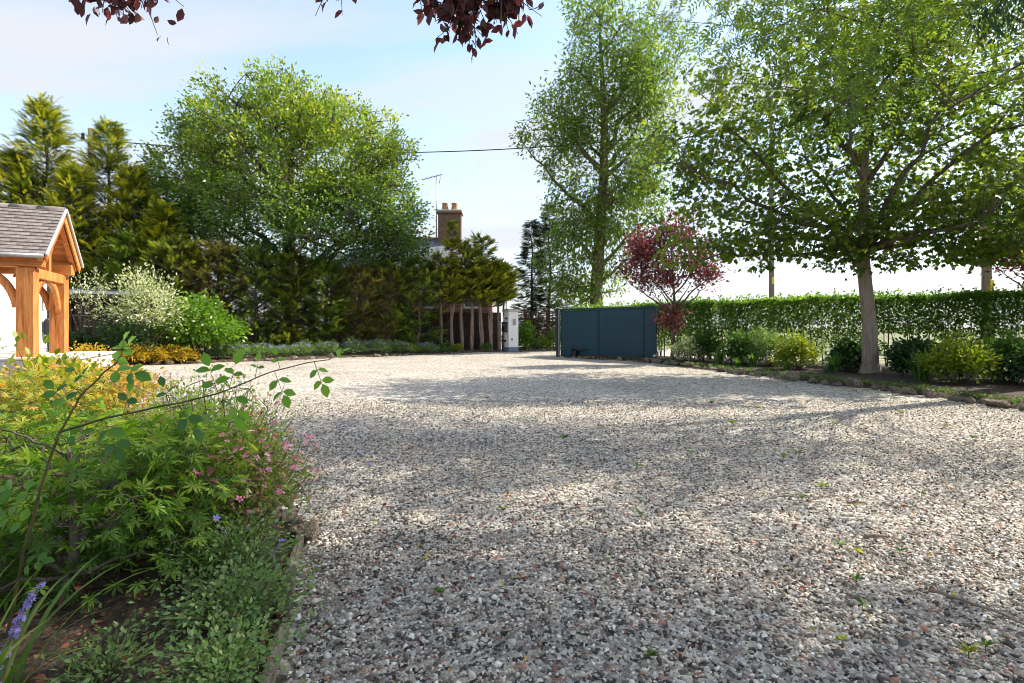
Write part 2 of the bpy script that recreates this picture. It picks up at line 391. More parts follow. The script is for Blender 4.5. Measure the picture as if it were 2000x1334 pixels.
M['shed_board'] = mottled('shed_board', [(.3, (.035, .026, .022)), (.55, (.08, .06, .05)), (.75, (.12, .095, .08))], scale=5, stretch=(.5, 4, 4), bump=.3)
M['weathered'] = mottled('weathered_timber', [(.3, (.12, .095, .075)), (.55, (.23, .19, .155)), (.75, (.31, .27, .22))], scale=5, stretch=(4, 4, .4), bump=.4)
M['trellis'] = mottled('trellis_timber', [(.3, (.06, .03, .018)), (.6, (.13, .065, .04))], scale=5, bump=.2)
M['gate'] = mottled('gate_paint', [(.3, (.011, .040, .060)), (.7, (.017, .054, .076))], scale=2.5, rough=.5, bump=.04, spec=.25)
M['gate_dark'] = plain('gate_dark', (.012, .016, .02), .4)
M['steel'] = plain('galvanised', (.42, .44, .45), .45, .6)
M['black'] = plain('black_plastic', (.012, .013, .015), .4)
M['grey_plate'] = plain('grey_plate', (.28, .29, .29), .4, .5)
M['render'] = mottled('white_render', [(.3, (.66, .65, .62)), (.6, (.76, .75, .73)), (.75, (.78, .77, .75))], scale=3, bump=.15)
M['cap'] = plain('cap_stone', (.52, .47, .40), .85)
M['slate_blue'] = plain('plinth_paint', (.13, .18, .22), .7)
M['brick'] = brickmat('red_brick', (.30, .085, .055), (.24, .07, .05), (.40, .35, .31))
M['brick_old'] = brickmat('sooty_brick', (.26, .125, .075), (.17, .085, .055), (.27, .21, .165))
M['slate'] = mottled('slate', [(.3, (.10, .11, .125)), (.6, (.17, .18, .20)), (.75, (.24, .25, .27))], scale=4, rough=.5, bump=.3, stretch=(1, 4, 4))
M['pot'] = mottled('clay_pot', [(.3, (.34, .19, .10)), (.6, (.50, .31, .18)), (.8, (.40, .33, .25))], scale=5, bump=.2)
M['glass'] = plain('window_glass', (.10, .14, .17), .08, 0, .8)
M['white_frame'] = plain('white_frame', (.72, .72, .71), .5)
M['pole'] = mottled('pole_timber', [(.3, (.12, .10, .08)), (.6, (.24, .20, .165)), (.8, (.32, .28, .23))], scale=6, stretch=(4, 4, .3), bump=.4)
M['insulator'] = plain('insulator', (.06, .035, .03), .3)
M['yellow'] = plain('yellow_tag', (.75, .48, .03), .5)
M['bark_maple'] = mottled('bark_grey_pink', [(.18, (.05, .04, .033)), (.25, (.12, .09, .074)), (.42, (.27, .21, .172)), (.6, (.38, .30, .25)), (.75, (.26, .24, .16))], scale=7, stretch=(2.6, 2.6, .45), bump=1.0, bscale=20, bdist=.06)
M['bark_dark'] = mottled('bark_dark', [(.3, (.045, .035, .028)), (.55, (.11, .085, .065)), (.75, (.17, .14, .105))], scale=8, stretch=(2, 2, .5), bump=.7, bdist=.03)
M['bark_branch'] = mottled('bark_branch', [(.3, (.07, .052, .042)), (.55, (.15, .118, .095)), (.75, (.20, .165, .13))], scale=8, stretch=(2, 2, .6), bump=.5)
M['bark_mossy'] = mottled('bark_mossy', [(.3, (.06, .05, .03)), (.5, (.14, .12, .07)), (.7, (.13, .15, .05))], scale=5, stretch=(2, 2, .5), bump=.7, bdist=.03)
M['bark_red'] = mottled('bark_reddish', [(.3, (.08, .05, .035)), (.5, (.20, .135, .10)), (.72, (.33, .25, .19))], scale=6, stretch=(3, 3, .4), bump=.7, bdist=.03)
M['stem_green'] = plain('stem_green', (.10, .13, .035), .6)
M['rose_stem'] = mottled('rose_stem', [(.35, (.045, .05, .016)), (.6, (.10, .085, .03)), (.75, (.10, .045, .03))], scale=14, bump=.2)
M['stem_brown'] = plain('stem_brown', (.09, .06, .04), .8)
M['twig'] = mottled('dry_twig', [(.3, (.10, .075, .055)), (.6, (.24, .19, .15))], scale=20, bump=.3)
# foliage
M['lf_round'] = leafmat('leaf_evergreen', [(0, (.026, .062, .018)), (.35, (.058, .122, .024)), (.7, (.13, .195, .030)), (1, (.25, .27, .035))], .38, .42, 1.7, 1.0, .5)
M['lf_ash'] = leafmat('leaf_ash', [(0, (0.0403, 0.0805, 0.0207)), (0.5, (0.0862, 0.1437, 0.0299)), (1, (0.161, 0.1955, 0.0345))], .5, .5, 1.8)
M['lf_maple'] = leafmat('leaf_maple', [(0, (.030, .062, .018)), (.5, (.075, .115, .020)), (1, (.17, .18, .024))], .55, .45, 2.0)
M['lf_over'] = leafmat('leaf_overhanging', [(0, (.035, .072, .020)), (.5, (.085, .13, .026)), (1, (.16, .18, .03))], .55, .45, 1.9)
M['lf_gold'] = leafmat('spray_golden', [(0, (0.0239, 0.0506, 0.0129)), (0.3, (0.0782, 0.115, 0.0166)), (0.65, (0.2208, 0.23, 0.0202)), (1, (0.4232, 0.368, 0.0276))], .42, .6, 1.4)
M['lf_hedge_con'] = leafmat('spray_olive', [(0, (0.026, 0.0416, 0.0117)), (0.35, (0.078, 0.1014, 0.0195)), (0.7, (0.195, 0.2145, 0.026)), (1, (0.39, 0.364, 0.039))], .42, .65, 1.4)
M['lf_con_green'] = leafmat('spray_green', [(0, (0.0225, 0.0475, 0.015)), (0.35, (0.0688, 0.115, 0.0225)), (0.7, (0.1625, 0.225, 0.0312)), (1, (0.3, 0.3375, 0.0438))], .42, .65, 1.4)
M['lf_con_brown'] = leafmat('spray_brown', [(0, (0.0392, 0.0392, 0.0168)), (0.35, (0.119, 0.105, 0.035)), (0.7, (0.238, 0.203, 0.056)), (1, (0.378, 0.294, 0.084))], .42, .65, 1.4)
M['lf_fir'] = leafmat('spray_fir', [(0, (.012, .030, .016)), (.6, (.035, .068, .030)), (1, (.075, .11, .035))], .3, .6, 1.4)
M['lf_plum'] = leafmat('leaf_purple', [(0, (.045, .018, .026)), (.5, (.115, .038, .042)), (.85, (.20, .060, .056)), (1, (.26, .11, .08))], .45, .45, tint=(1.65, 1.15, 1.2))
M['lf_copper'] = leafmat('leaf_copper', [(0, (.030, .014, .017)), (.5, (.058, .022, .025)), (.85, (.085, .030, .030)), (1, (.095, .055, .032))], .42, .42, tint=(1.9, 1.1, 1.2))
M['lf_privet'] = leafmat('leaf_hedge', [(0, (.030, .070, .018)), (.5, (.070, .130, .026)), (.85, (.12, .18, .032)), (1, (.20, .24, .04))], .52, .5, 2.0)
M['lf_salix'] = leafmat('leaf_variegated', [(0, (.06, .10, .035)), (.35, (.18, .24, .09)), (.6, (.48, .50, .34)), (1, (.70, .68, .58))], .35, .5, 1.1)
M['lf_laurel'] = leafmat('leaf_laurel', [(0, (.030, .085, .012)), (.5, (.085, .18, .016)), (1, (.20, .28, .03))], .4, .3, 1.5, 1.0, .6)
M['lf_mid'] = leafmat('leaf_mid_green', [(0, (.025, .062, .018)), (.5, (.055, .12, .024)), (1, (.11, .18, .035))], .4, .45, 1.6)
M['lf_dark'] = leafmat('leaf_dark_green', [(0, (.012, .035, .014)), (.6, (.030, .070, .022)), (1, (.06, .11, .03))], .35, .35, 1.5, 1, .5)
M['lf_lime'] = leafmat('leaf_lime', [(0, (.07, .12, .012)), (.5, (.17, .22, .018)), (1, (.34, .34, .035))], .4, .45, 1.3)
M['lf_yellow'] = leafmat('leaf_yellow', [(0, (.16, .13, .012)), (.5, (.40, .29, .02)), (1, (.58, .40, .04))], .35, .5, 1.1, 1.1)
M['lf_silver'] = leafmat('leaf_silver', [(0, (.06, .12, .04)), (.6, (.14, .23, .07)), (1, (.27, .34, .14))], .35, .6, 1.3)
M['lf_acer'] = leafmat('leaf_acer', [(0, (0.0392, 0.0952, 0.0134)), (0.5, (0.0952, 0.1848, 0.0224)), (0.85, (0.2016, 0.28, 0.0336)), (1, (0.3808, 0.3808, 0.056))], .45, .45, 1.5)
M['lf_acer_orange'] = leafmat('leaf_acer_orange', [(0, (.07, .14, .02)), (.45, (.20, .26, .03)), (.75, (.40, .33, .05)), (1, (.50, .24, .08))], .42, .5, 1.15, 1.15)
M['lf_salvia'] = leafmat('leaf_salvia', [(0, (.055, .10, .020)), (.5, (.13, .20, .035)), (1, (.25, .31, .065))], .42, .5, 1.5)
M['lf_rose'] = leafmat('leaf_rose', [(0, (.025, .075, .02)), (.5, (.075, .18, .02)), (1, (.14, .26, .03))], .45, .35, 1.7)
M['lf_blade'] = leafmat('leaf_blade', [(0, (.05, .10, .02)), (.6, (.11, .18, .03)), (1, (.26, .26, .05))], .4, .4, 1.4)
M['fl_pink'] = leafmat('petal_pink', [(0, (.55, .13, .26)), (.6, (.72, .25, .36)), (1, (.78, .42, .46))], .35, .6, .7, 1.4)
M['fl_red'] = leafmat('petal_red', [(0, (.45, .02, .05)), (1, (.70, .06, .10))], .3, .6, .7, 1.4)
M['fl_violet'] = leafmat('petal_violet', [(0, (.16, .13, .42)), (.6, (.30, .24, .60)), (1, (.46, .40, .70))], .3, .6, .6)
M['litter'] = leafmat('litter', [(0, (.10, .045, .025)), (.5, (.22, .06, .035)), (.8, (.34, .17, .08)), (1, (.28, .30, .05))], .2, .7, 1.0)
M['moss'] = leafmat('moss', [(0, (.05, .07, .012)), (1, (.15, .16, .03))], .2, .9, 1.0)

# ------------------------------------------------------------------ ground, drive, beds
def sheet(name, x0, x1, y0, y1, nx, ny, zf, mat):
    xs = np.linspace(x0, x1, nx); ys = np.linspace(y0, y1, ny); gx, gy = np.meshgrid(xs, ys)
    v = np.stack([gx, gy, zf(gx, gy)], -1).reshape(-1, 3)
    i = (np.arange(ny-1)[:, None]*nx+np.arange(nx-1)[None]).ravel()
    mb = MB(); mb.add(v, [np.stack([i, i+1, i+nx+1, i+nx], -1)]); return mb.build(name, mat, smooth=True)
def gz(x, y): return .010*np.sin(x*1.7+.6*y)+.008*np.sin(y*2.3-x*.8+1)+.006*np.sin(3.9*x+1.1)*np.sin(3.1*y)
ground = structure(sheet('ground', -1500, 1500, -1500, 1500, 40, 40, lambda x, y: x*0-.08, M['verge']))
drive = structure(sheet('gravel_drive', -22, 12, -5, 32, 120, 131, lambda x, y: gz(x, y)-.016*np.clip((9.4-y)/1.2, 0, 1), M['gravel']))

def curve(pts, n):
    p = np.asarray(pts, float); d = np.concatenate([[0], np.cumsum(np.linalg.norm(np.diff(p, axis=0), axis=1))])
    s = np.linspace(0, d[-1], n); return np.stack([np.interp(s, d, p[:, i]) for i in range(p.shape[1])], -1)
def bed(name, front, back, height, n=90, m=24):
    f = curve(front, n); b = curve(back, n); t = np.linspace(0, 1, m)
    xy = f[None]*(1-t)[:, None, None]+b[None]*t[:, None, None]
    z = height*np.minimum(1, .35+t*7)[:, None]+.02*np.sin(xy[..., 0]*5.1)*np.sin(xy[..., 1]*4.3)+.012*np.sin(xy[..., 0]*13+xy[..., 1]*9)
    z[0] = -.05; v = np.concatenate([xy, z[..., None]], -1).reshape(-1, 3)
    i = (np.arange(m-1)[:, None]*n+np.arange(n-1)[None]).ravel()
    mb = MB(); mb.add(v, [np.stack([i, i+1, i+n+1, i+n], -1)]); return structure(mb.build(name, M['soil'], smooth=True))
KR = [(2.45, 22.4), (3.7, 20.9), (4.85, 18.9), (5.35, 17), (5.75, 15), (6.15, 13.6), (6.6, 12), (7.0, 11), (7.25, 9.8), (7.4, 8.6), (7.6, 7.4), (7.9, 6), (8.3, 4)]
KL = [(-13.4, 16.9), (-12, 17.6), (-9.2, 20), (-6, 22.8), (-3.2, 25.6), (-.75, 28.2)]
bed_r = bed('planting_bed', KR, [(3.4, 24.2), (5.0, 22.6), (7.2, 19.6), (9, 18), (11, 16.5), (13, 15), (14, 12), (14, 8), (14, 4)], .12)
bed_l = bed('planting_bed', KL, [(-22, 24), (-18, 27), (-13, 29), (-8, 30), (-4, 30.5), (-1.2, 30.4)], .10)
KF = [(-.62, 1.0), (-.70, 1.5), (-.77, 1.9), (-.98, 2.6), (-1.18, 3.2), (-1.75, 4.2), (-3.0, 5.7), (-5.0, 7.6), (-7.2, 9.4), (-8.7, 10.6)]
bed_f = bed('planting_bed', KF, [(-3.5, .6), (-4, 1.5), (-4.5, 2.2), (-5, 3), (-6, 4), (-7, 5), (-8.5, 6.5), (-9.5, 8), (-10.5, 9), (-11, 10.4)], .10)
bed_t = bed('planting_bed', [(.05, 28.3), (1.2, 28.6), (2.3, 28.9)], [(.05, 31.6), (1.4, 31.6), (2.9, 31.6)], .10, n=30)

# ---- border stones, each one a piece of its bed
def rock_mesh(seed, s):
    r_ = random.Random(seed); bm = bmesh.new(); bmesh.ops.create_icosphere(bm, subdivisions=3, radius=.5)
    off = Vector((r_.uniform(-9, 9), r_.uniform(-9, 9), 0))
    pl = [(Vector((r_.gauss(0, 1), r_.gauss(0, 1), r_.gauss(0, .8))).normalized(), r_.uniform(.20, .38)) for _ in range(11)]
    for v in bm.verts:
        for n_, d in pl:
            k = v.co.dot(n_)
            if k > d: v.co -= n_*(k-d)
        v.co += Vector((math.sin(v.co.y*9+off.x), math.sin(v.co.z*8+off.y), math.sin(v.co.x*9+off.x)))*.018
        v.co = Vector((v.co.x*s[0], v.co.y*s[1], v.co.z*s[2]))
    me = bpy.data.meshes.new('stone'); bm.to_mesh(me); bm.free(); me.materials.append(M['rock']); return me
ROCKS = [rock_mesh(i, (1, random.uniform(.7, 1), random.uniform(.6, .95))) for i in range(9)]
def border(line, parent, step, size, skip=()):
    L_ = np.linalg.norm(np.diff(np.array(line), axis=0), axis=1).sum(); s = 0.0
    c = curve(line, 800)
    while s < L_:
        sz = size[0]*.7+(size[1]*1.1-size[0]*.7)*random.random()**1.7; k = int(min(799, s/L_*799)); p = c[k]; q = c[min(799, k+8)]; p2 = c[max(0, k-8)]
        o = link('stone', random.choice(ROCKS), parent, (p[0]+random.uniform(-.04, .04), p[1]+random.uniform(-.04, .04), sz*random.uniform(.05, .24)), math.atan2(q[1]-p2[1], q[0]-p2[0])+random.uniform(-.3, .3))
        o.rotation_euler.x = random.uniform(-.2, .2); o.rotation_euler.y = random.uniform(-.2, .2)
        o.scale = (sz*random.uniform(.9, 1.25), sz*random.uniform(.7, 1), sz*random.uniform(.65, .95)); s += sz*random.uniform(.85, 1.15)*step
border(KR, bed_r, 1.05, (.2, .42))
border(KL[1:], bed_l, 1.1, (.18, .36))
border([(.15, 28.25), (1.2, 28.55), (2.2, 28.85)], bed_t, 1.1, (.18, .3))
border(KF[4:], bed_f, 1.5, (.16, .26))
# low weathered edging slabs at the front of the near bed
for (x0, y0, x1, y1, h) in ((-.66, 1.15, -.755, 1.72, .035), (-.78, 1.74, -.90, 2.24, .05), (-.925, 2.27, -1.06, 2.72, .06), (-1.08, 2.75, -1.2, 3.2, .04)):
    L_ = math.hypot(x1-x0, y1-y0)
    o = link('edging_slab', bev_mesh('edging_slab', (L_, .035, h+.08), .010, M['rock'], .012), bed_f, ((x0+x1)/2, (y0+y1)/2, (h-.08)/2), math.atan2(y1-y0, x1-x0))
    o.rotation_euler.x = random.uniform(-.12, .06)

# ---- loose gravel
def bed_side(x, y):
    """+ on the drive, - inside the near bed"""
    f = np.array(KF); return x-np.interp(y, f[:, 1], f[:, 0])
def kr_side(x, y):
    f = np.array(KR)[::-1]; return np.interp(y, f[:, 1], f[:, 0])-x
def gravel_points(d0, d1, sp, side=1.02, extra=.5):
    ys = np.arange(d0, d1, sp); pts = []
    W = d1*side+extra
    gx, gy = np.meshgrid(np.arange(-W, W, sp), ys); gx = gx.ravel(); gy = gy.ravel()
    gx = gx+ru(-.5, .5, len(gx))*sp; gy = gy+ru(-.5, .5, len(gy))*sp
    k = (np.abs(gx) < gy*side+extra) & (bed_side(gx, gy) > .01) & (kr_side(gx, gy) > .05)
    return gx[k], gy[k]
def hull_stone(nv, seed):
    r_ = np.random.default_rng(seed); bm = bmesh.new()
    for p in nrm(r_.normal(size=(nv, 3)))*r_.uniform(.8, 1, (nv, 1)): bm.verts.new(p)
    bmesh.ops.convex_hull(bm, input=list(bm.verts)); bmesh.ops.triangulate(bm, faces=bm.faces)
    bm.normal_update(); bm.verts.ensure_lookup_table(); bm.verts.index_update()
    used = [v for v in bm.verts if v.link_faces]; ix = {v: i for i, v in enumerate(used)}
    V = np.array([v.co[:] for v in used]); F = np.array([[ix[v] for v in f.verts] for f in bm.faces if f.normal.z > -.45]); bm.free(); return V*.5, [F]
STONES = [hull_stone(10, 40+i) for i in range(7)]
CHIPS = [hull_stone(7, 80+i) for i in range(7)]
def lay_gravel(mb, gx, gy, templates, smin, smax, lift):
    n = len(gx); which = rng.integers(0, len(templates), n)
    sz = smin+(smax-smin)*ru(0, 1, n)**1.6
    asp = np.stack([ru(.9, 1.5, n), ru(.7, 1.05, n), ru(.5, .85, n)], -1)
    th = ru(0, 2*np.pi, n); tl = nrm(rv(n)*.35+A(0, 0, 1)); xd = np.stack([np.cos(th), np.sin(th), 0*th], -1)
    xd = nrm(xd-tl*(xd*tl).sum(-1, keepdims=True)); yd = np.cross(tl, xd); B = np.stack([xd, yd, tl], -1)
    z = gz(gx, gy)+sz*.15-.010+ru(0, lift, n); P = np.stack([gx, gy, z], -1); pt = .5+.25*np.sin(gx*1.3+.7*gy)+.25*np.sin(gy*2.1-gx*.6+2); r = ru(0, 1, n); r = np.where(ru(0, 1, n) < .22*pt, r*.4, r)
    for w, (tv, tf) in enumerate(templates):
        k = np.where(which == w)[0]; m = len(k)
        v = np.einsum('nij,nkj->nki', B[k], tv[None]*asp[k][:, None]*sz[k][:, None, None])+P[k][:, None]
        o = (np.arange(m)*len(tv))[:, None, None]
        mb.add(v.reshape(-1, 3), [(tf[0][None]+o).reshape(-1, 3)], np.repeat(r[k], len(tv)))
g = MB()
lay_gravel(g, *gravel_points(1.45, 3.3, .0168, .97, .35), STONES, .0105, .026, .013)
lay_gravel(g, *gravel_points(3.3, 6.0, .0262, .97, .35), CHIPS, .017, .032, .013)
lay_gravel(g, *gravel_points(6.0, 9.4, .043, .97, .35), CHIPS, .021, .038, .011)
tag(g.build('loose_gravel', M['stone'], drive), kind='stuff')
# the largest stones lying nearest, singly
mes = []
for i in range(14):
    mb = MB(); mb.add(STONES[i % 7][0]*A(1.25, .9, .75), STONES[i % 7][1], (i*.37+.15) % 1); mes.append(mb.mesh('stone', M['stone']))
for i in range(290):
    y = 1.75+1.3*random.random()**1.5; x = random.uniform(-.95*y, .98*y)
    if bed_side(x, y) < .03: continue
    o = link('stone', mes[i % 14], drive, (x, y, float(gz(x, y))+.02), random.uniform(0, 6.3)); s = random.uniform(.024, .040); o.scale = (s, s, s)
    o.rotation_euler.x = random.uniform(-.4, .4)

# ------------------------------------------------------------------ porch and white house
PU = math.atan2(.41, .912)
porch = thing('porch', 'oak framed porch with grey tiled gable roof on a pale stone base', 'porch', (-9.51, 12.0, 0), PU)
def pbox(name, c, s, mat, b=.012): return bevbox(name, c, s, M[mat], porch, b)
bevbox('base', (-1.1, .1, .29), (3.3, 2.9, .58), M['pale_stone'], porch, .02)
for i in range(4): bevbox('paving_slab', (-2.35+.84*i, -.99, .605), (.83, .75, .05), M['pale_stone'], porch, .008)
for i in range(4): bevbox('paving_slab', (-2.35+.84*i, .55, .605), (.83, 2.3, .05), M['pale_stone'], porch, .008)
for y in (-.95, .95):
    pbox('post', (-.36, y, 1.49), (.29, .29, 1.76), 'oak', .02)
    pbox('wall_plate', (-1.25, y, 2.50), (2.3, .22, .24), 'oak_long')
pbox('tie_beam', (-.33, 0, 2.28), (.18, 1.72, .20), 'oak')
pbox('tie_beam', (-1.46, 0, 2.28), (.08, 2.1, .20), 'oak')
def arc_brace(p0, p1, ctrl, w, t, axis, name='brace'):
    """curved brace: a bent bar swept from p0 to p1; axis = the thin direction"""
    p = bez(np.array(p0, float), np.array(ctrl, float), np.array(p1, float), 9); tg = nrm(np.gradient(p, axis=0)); ax = np.array(axis, float)
    sd = nrm(np.cross(tg, ax)); mb = MB(); v = []
    for i in range(9):
        for a, b in ((-1, -1), (1, -1), (1, 1), (-1, 1)): v.append(p[i]+sd[i]*a*w/2+ax*b*t/2)
    f = [[4*i+j, 4*i+(j+1) % 4, 4*i+4+(j+1) % 4, 4*i+4+j] for i in range(8) for j in range(4)]+[[3, 2, 1, 0], [32, 33, 34, 35]]
    mb.add(v, [np.array(f)]); return mb.build(name, M['oak'], porch)
for s in (-1, 1):
    arc_brace((-.33, s*.80, 1.55), (-.33, s*.12, 2.20), (-.33, s*.66, 2.10), .13, .08, (1, 0, 0))
    arc_brace((-.52, s*.95, 1.60), (-1.15, s*.95, 2.38), (-.62, s*.95, 2.22), .13, .08, (0, 1, 0))
    arc_brace((-1.45, s*.85, 1.70), (-1.45, s*.25, 2.20), (-1.45, s*.72, 2.12), .12, .07, (1, 0, 0))
HW, ZE, ZR, RX0 = 1.23, 2.60, 3.70, -2.3
ra = math.atan2(ZR-ZE, HW); rl_ = math.hypot(HW, ZR-ZE)
def slope_rot(s): return Matrix.Rotation(s*ra, 4, 'X')            # s = +1 front slope rises towards +y
def on_slope(me, name, x, d, s, lift):
    """d = distance up the slope from the eave"""
    o = link(name, me, porch); y = s*(-HW+d*math.cos(ra)); z = ZE+d*math.sin(ra)
    o.location = (x, y-s*math.sin(ra)*lift, z+math.cos(ra)*lift); o.rotation_euler = (s*ra, 0, 0); return o
for s in (1, -1):
    n = 9; w = rl_/n
    me = bev_mesh('soffit_board', (abs(RX0)-.06, w-.006, .02), .004, M['oak_long'])
    for i in range(n): on_slope(me, 'soffit_board', RX0/2-.03, (i+.5)*w, s, -.035)
    rf = bev_mesh('rafter', (.10, rl_-.05, .13), .008, M['oak'])
    for x in (-.12, -.85, -1.6): on_slope(rf, 'rafter', x, rl_/2, s, -.112)
    tl = bev_mesh('tile', (.246, .175, .030), .004, M['tile'])
    for i in range(14):
        for j in range(9):
            o = on_slope(tl, 'tile', -.135-.25*j-(.125 if i % 2 else 0), .04+.118*i+.05, s, .018)
            o.rotation_euler.x += -s*.15; o.location.z += random.uniform(-.003, .003); o.rotation_euler.y = random.uniform(-.006, .006)
        if i % 2:
            o = on_slope(tl, 'tile', -.072, .04+.118*i+.05, s, .018); o.scale.x = .5; o.rotation_euler.x += -s*.15
    on_slope(bev_mesh('verge_strip', (.045, rl_+.02, .06), .01, M['verge_mortar']), 'verge_strip', .012, rl_/2, s, .01)
    on_slope(bev_mesh('bargeboard', (.035, rl_-.02, .15), .006, M['oak']), 'bargeboard', -.03, rl_/2, s, -.10)
bevbox('king_post', (-.33, 0, 2.86), (.14, .14, .96), M['oak'], porch)
for s in (-1, 1): arc_brace((-.33, s*.06, 2.55), (-.33, s*.42, 3.03), (-.33, s*.20, 2.85), .09, .06, (1, 0, 0), 'strut')
for i in range(5):
    mb = MB(); th = np.linspace(-.25, math.pi+.25, 9); x0 = -.46-.46*i
    v = [(x, .10*math.cos(t)*rr, ZR-.02+.085*math.sin(t)*rr) for x in (x0, x0+.45) for rr in (1, .8) for t in th]
    v = np.array(v).reshape(2, 2, 9, 3); q = []
    idx = np.arange(36).reshape(2, 2, 9)
    for k in range(8):
        q += [[idx[0, 0, k], idx[1, 0, k], idx[1, 0, k+1], idx[0, 0, k+1]], [idx[0, 1, k], idx[0, 1, k+1], idx[1, 1, k+1], idx[1, 1, k]],
              [idx[0, 0, k], idx[0, 0, k+1], idx[0, 1, k+1], idx[0, 1, k]], [idx[1, 0, k], idx[1, 1, k], idx[1, 1, k+1], idx[1, 0, k+1]]]
    mb.add(v.reshape(-1, 3), [np.array(q)]); mb.build('ridge_tile', M['tile'], porch)
gut = MB(); tube(gut, [(RX0, -HW-.05, ZE-.02), (-.02, -HW-.05, ZE-.02)], .045, 10); gut.build('gutter', M['grey_plate'], porch)

house = thing('white_house', 'white weatherboarded house wall behind the oak porch', 'house', (-9.51, 12.0, 0), PU)
bevbox('wall', (-1.72, 1.4, 1.5), (.2, 6.8, 3.0), M['white_board'], house, .01)
bd = bev_mesh('board', (.022, 6.8, .165), .005, M['white_board'])
for i in range(15):
    o = link('board', bd, house, (-1.605, 1.4, .72+.152*i)); o.rotation_euler = (0, .05, 0)
bevbox('corner_board', (-1.59, 4.76, 1.5), (.06, .1, 3.0), M['white_board'], house)
mb = MB(); tube(mb, [(-1.55, 4.66, .1), (-1.55, 4.66, 2.9)], .035, 9); mb.build('downpipe', M['black'], house)
bevbox('roof', (-3.2, 1.2, 3.06), (3.3, 6.7, .12), M['slate'], house)
o = thing('wall_lantern', 'black wall lantern above the black box on white boards', 'lantern', (0, 0, 0)); o.location = (-9.51+(-1.5)*.912-4.3*.41, 12+(-1.5)*.41+4.3*.912, 1.95); o.rotation_euler.z = PU
bevbox('bracket', (-.02, 0, .12), (.10, .03, .03), M['black'], o); bevbox('lamp_body', (.05, 0, 0), (.10, .12, .2), M['glass'], o); bevbox('cap', (.05, 0, .125), (.13, .15, .03), M['black'], o); bevbox('base', (.05, 0, -.115), (.12, .14, .02), M['black'], o)
o = thing('wall_box', 'rounded black box mounted low on the white boards', 'wall box'); o.location = (-9.51+(-1.5)*.912-4.35*.41, 12+(-1.5)*.41+4.35*.912, 1.22); o.rotation_euler.z = PU
bevbox('body', (.02, 0, 0), (.14, .28, .46), M['black'], o, .05); bevbox('bracket', (-.055, 0, 0), (.04, .1, .2), M['steel'], o)

# ------------------------------------------------------------------ dark shed behind the variegated shrub
shed = thing('garden_shed', 'dark brown boarded shed half hidden behind a white variegated shrub', 'shed', (X(150, 19.5), 19.5, 0), math.radians(14))
bevbox('wall', (0, 1.2, 1.15), (4.6, 2.2, 2.3), M['dark_timber'], shed)
b_ = bev_mesh('board', (4.62, .03, .135), .005, M['shed_board'])
for i in range(16): link('board', b_, shed, (0, .085, .14+.14*i)).rotation_euler = (.08, 0, 0)
for x in (-1.2, -.2, .75, 1.6): bevbox('post', (x, .03, 1.15), (.11, .11, 2.3), M['shed_board'], shed)
bevbox('rail', (-.7, .0, 1.62), (1.1, .06, .05), M['weathered'], shed); bevbox('rail', (.3, .0, 1.62), (.85, .06, .05), M['weathered'], shed)
o = bevbox('roof', (0, 1.1, 2.5), (5.2, 3.0, .10), M['slate'], shed); o.rotation_euler.x = .12
bevbox('fascia', (0, -.42, 2.28), (5.2, .04, .16), M['shed_board'], shed)

# ------------------------------------------------------------------ brick house with chimney
bh = thing('brick_house', 'red brick house with slate roof and two-pot chimney behind the conifer row', 'house', (-6.0, 33, 0))
bevbox('wall', (0, 3, 2.4), (9.4, 6, 4.8), M['brick'], bh, .01)
ex, ey0, ey1, ze, zr = 5.0, -.35, 6.35, 4.75, 6.85
rv_ = A([-ex, ey0, ze], [ex, ey0, ze], [ex, ey1, ze], [-ex, ey1, ze], [-2.6, 3, zr], [2.4, 3, zr])
rfm = MB(); rfm.add(np.concatenate([rv_, rv_[:4]-A(0, 0, .12)]), [np.array([[0, 1, 5, 4], [2, 3, 4, 5]]), np.array([[1, 2, 5], [3, 0, 4]]), np.array([[0, 6, 7, 1], [1, 7, 8, 2], [2, 8, 9, 3], [3, 9, 6, 0], [6, 9, 8, 7]])])
bh_roof = rfm.build('roof', M['slate'], bh)
rdg = MB(); tube(rdg, [(-2.6, 3, zr+.02), (2.4, 3, zr+.02)], .1, 8); rdg.build('ridge_tile', M['pot'], bh_roof)
mb = MB(); tube(mb, [(-ex, ey0-.06, ze-.08), (ex, ey0-.06, ze-.08)], .06, 8); mb.build('gutter', M['black'], bh_roof)
for wx, wz, ww, wh in ((3.65, 3.05, .9, 1.3), (1.2, 3.05, 1.1, 1.3), (-2.5, 3.05, 1.1, 1.3), (2.6, 1.1, 1.2, 1.3)):
    w_ = link('window', None, bh, (wx, -.02, wz))
    bevbox('glass', (0, .01, 0), (ww-.1, .03, wh-.1), M['glass'], w_)
    for x in (-ww/2, ww/2): bevbox('frame', (x, -.02, 0), (.08, .08, wh), M['white_frame'], w_)
    for z in (-wh/2, 0.2, wh/2): bevbox('frame', (0, -.021, z), (ww-.08, .07, .07), M['white_frame'], w_)
    bevbox('sill', (0, -.08, -wh/2-.07), (ww+.2, .16, .07), M['cap'], w_)
ch = bevbox('chimney', (2.05, 3.0, 7.25), (1.45, .9, 2.6), M['brick_old'], bh, .01)
bevbox('band', (0, 0, 1.22), (1.60, 1.05, .12), M['brick_old'], ch); bevbox('band', (0, 0, 1.345), (1.56, 1.0, .12), M['cap'], ch)
for x in (-.32, .28):
    mb = MB(); tube(mb, [(0, 0, 0), (0, 0, .06), (0, 0, .38), (0, 0, .44), (0, 0, .50)], [.23, .23, .18, .21, .21], 12); mb.build('chimney_pot', M['pot'], ch, (x, 0, 1.40))
ae = thing('television_aerial', 'thin mast with a slender television aerial beside the brick chimney', 'aerial', (X(852, 35.5), 35.6, 6.3))
mb = MB(); tube(mb, [(0, 0, 0), (0, 0, 4.45)], .045, 8); mb.build('mast', M['steel'], ae)
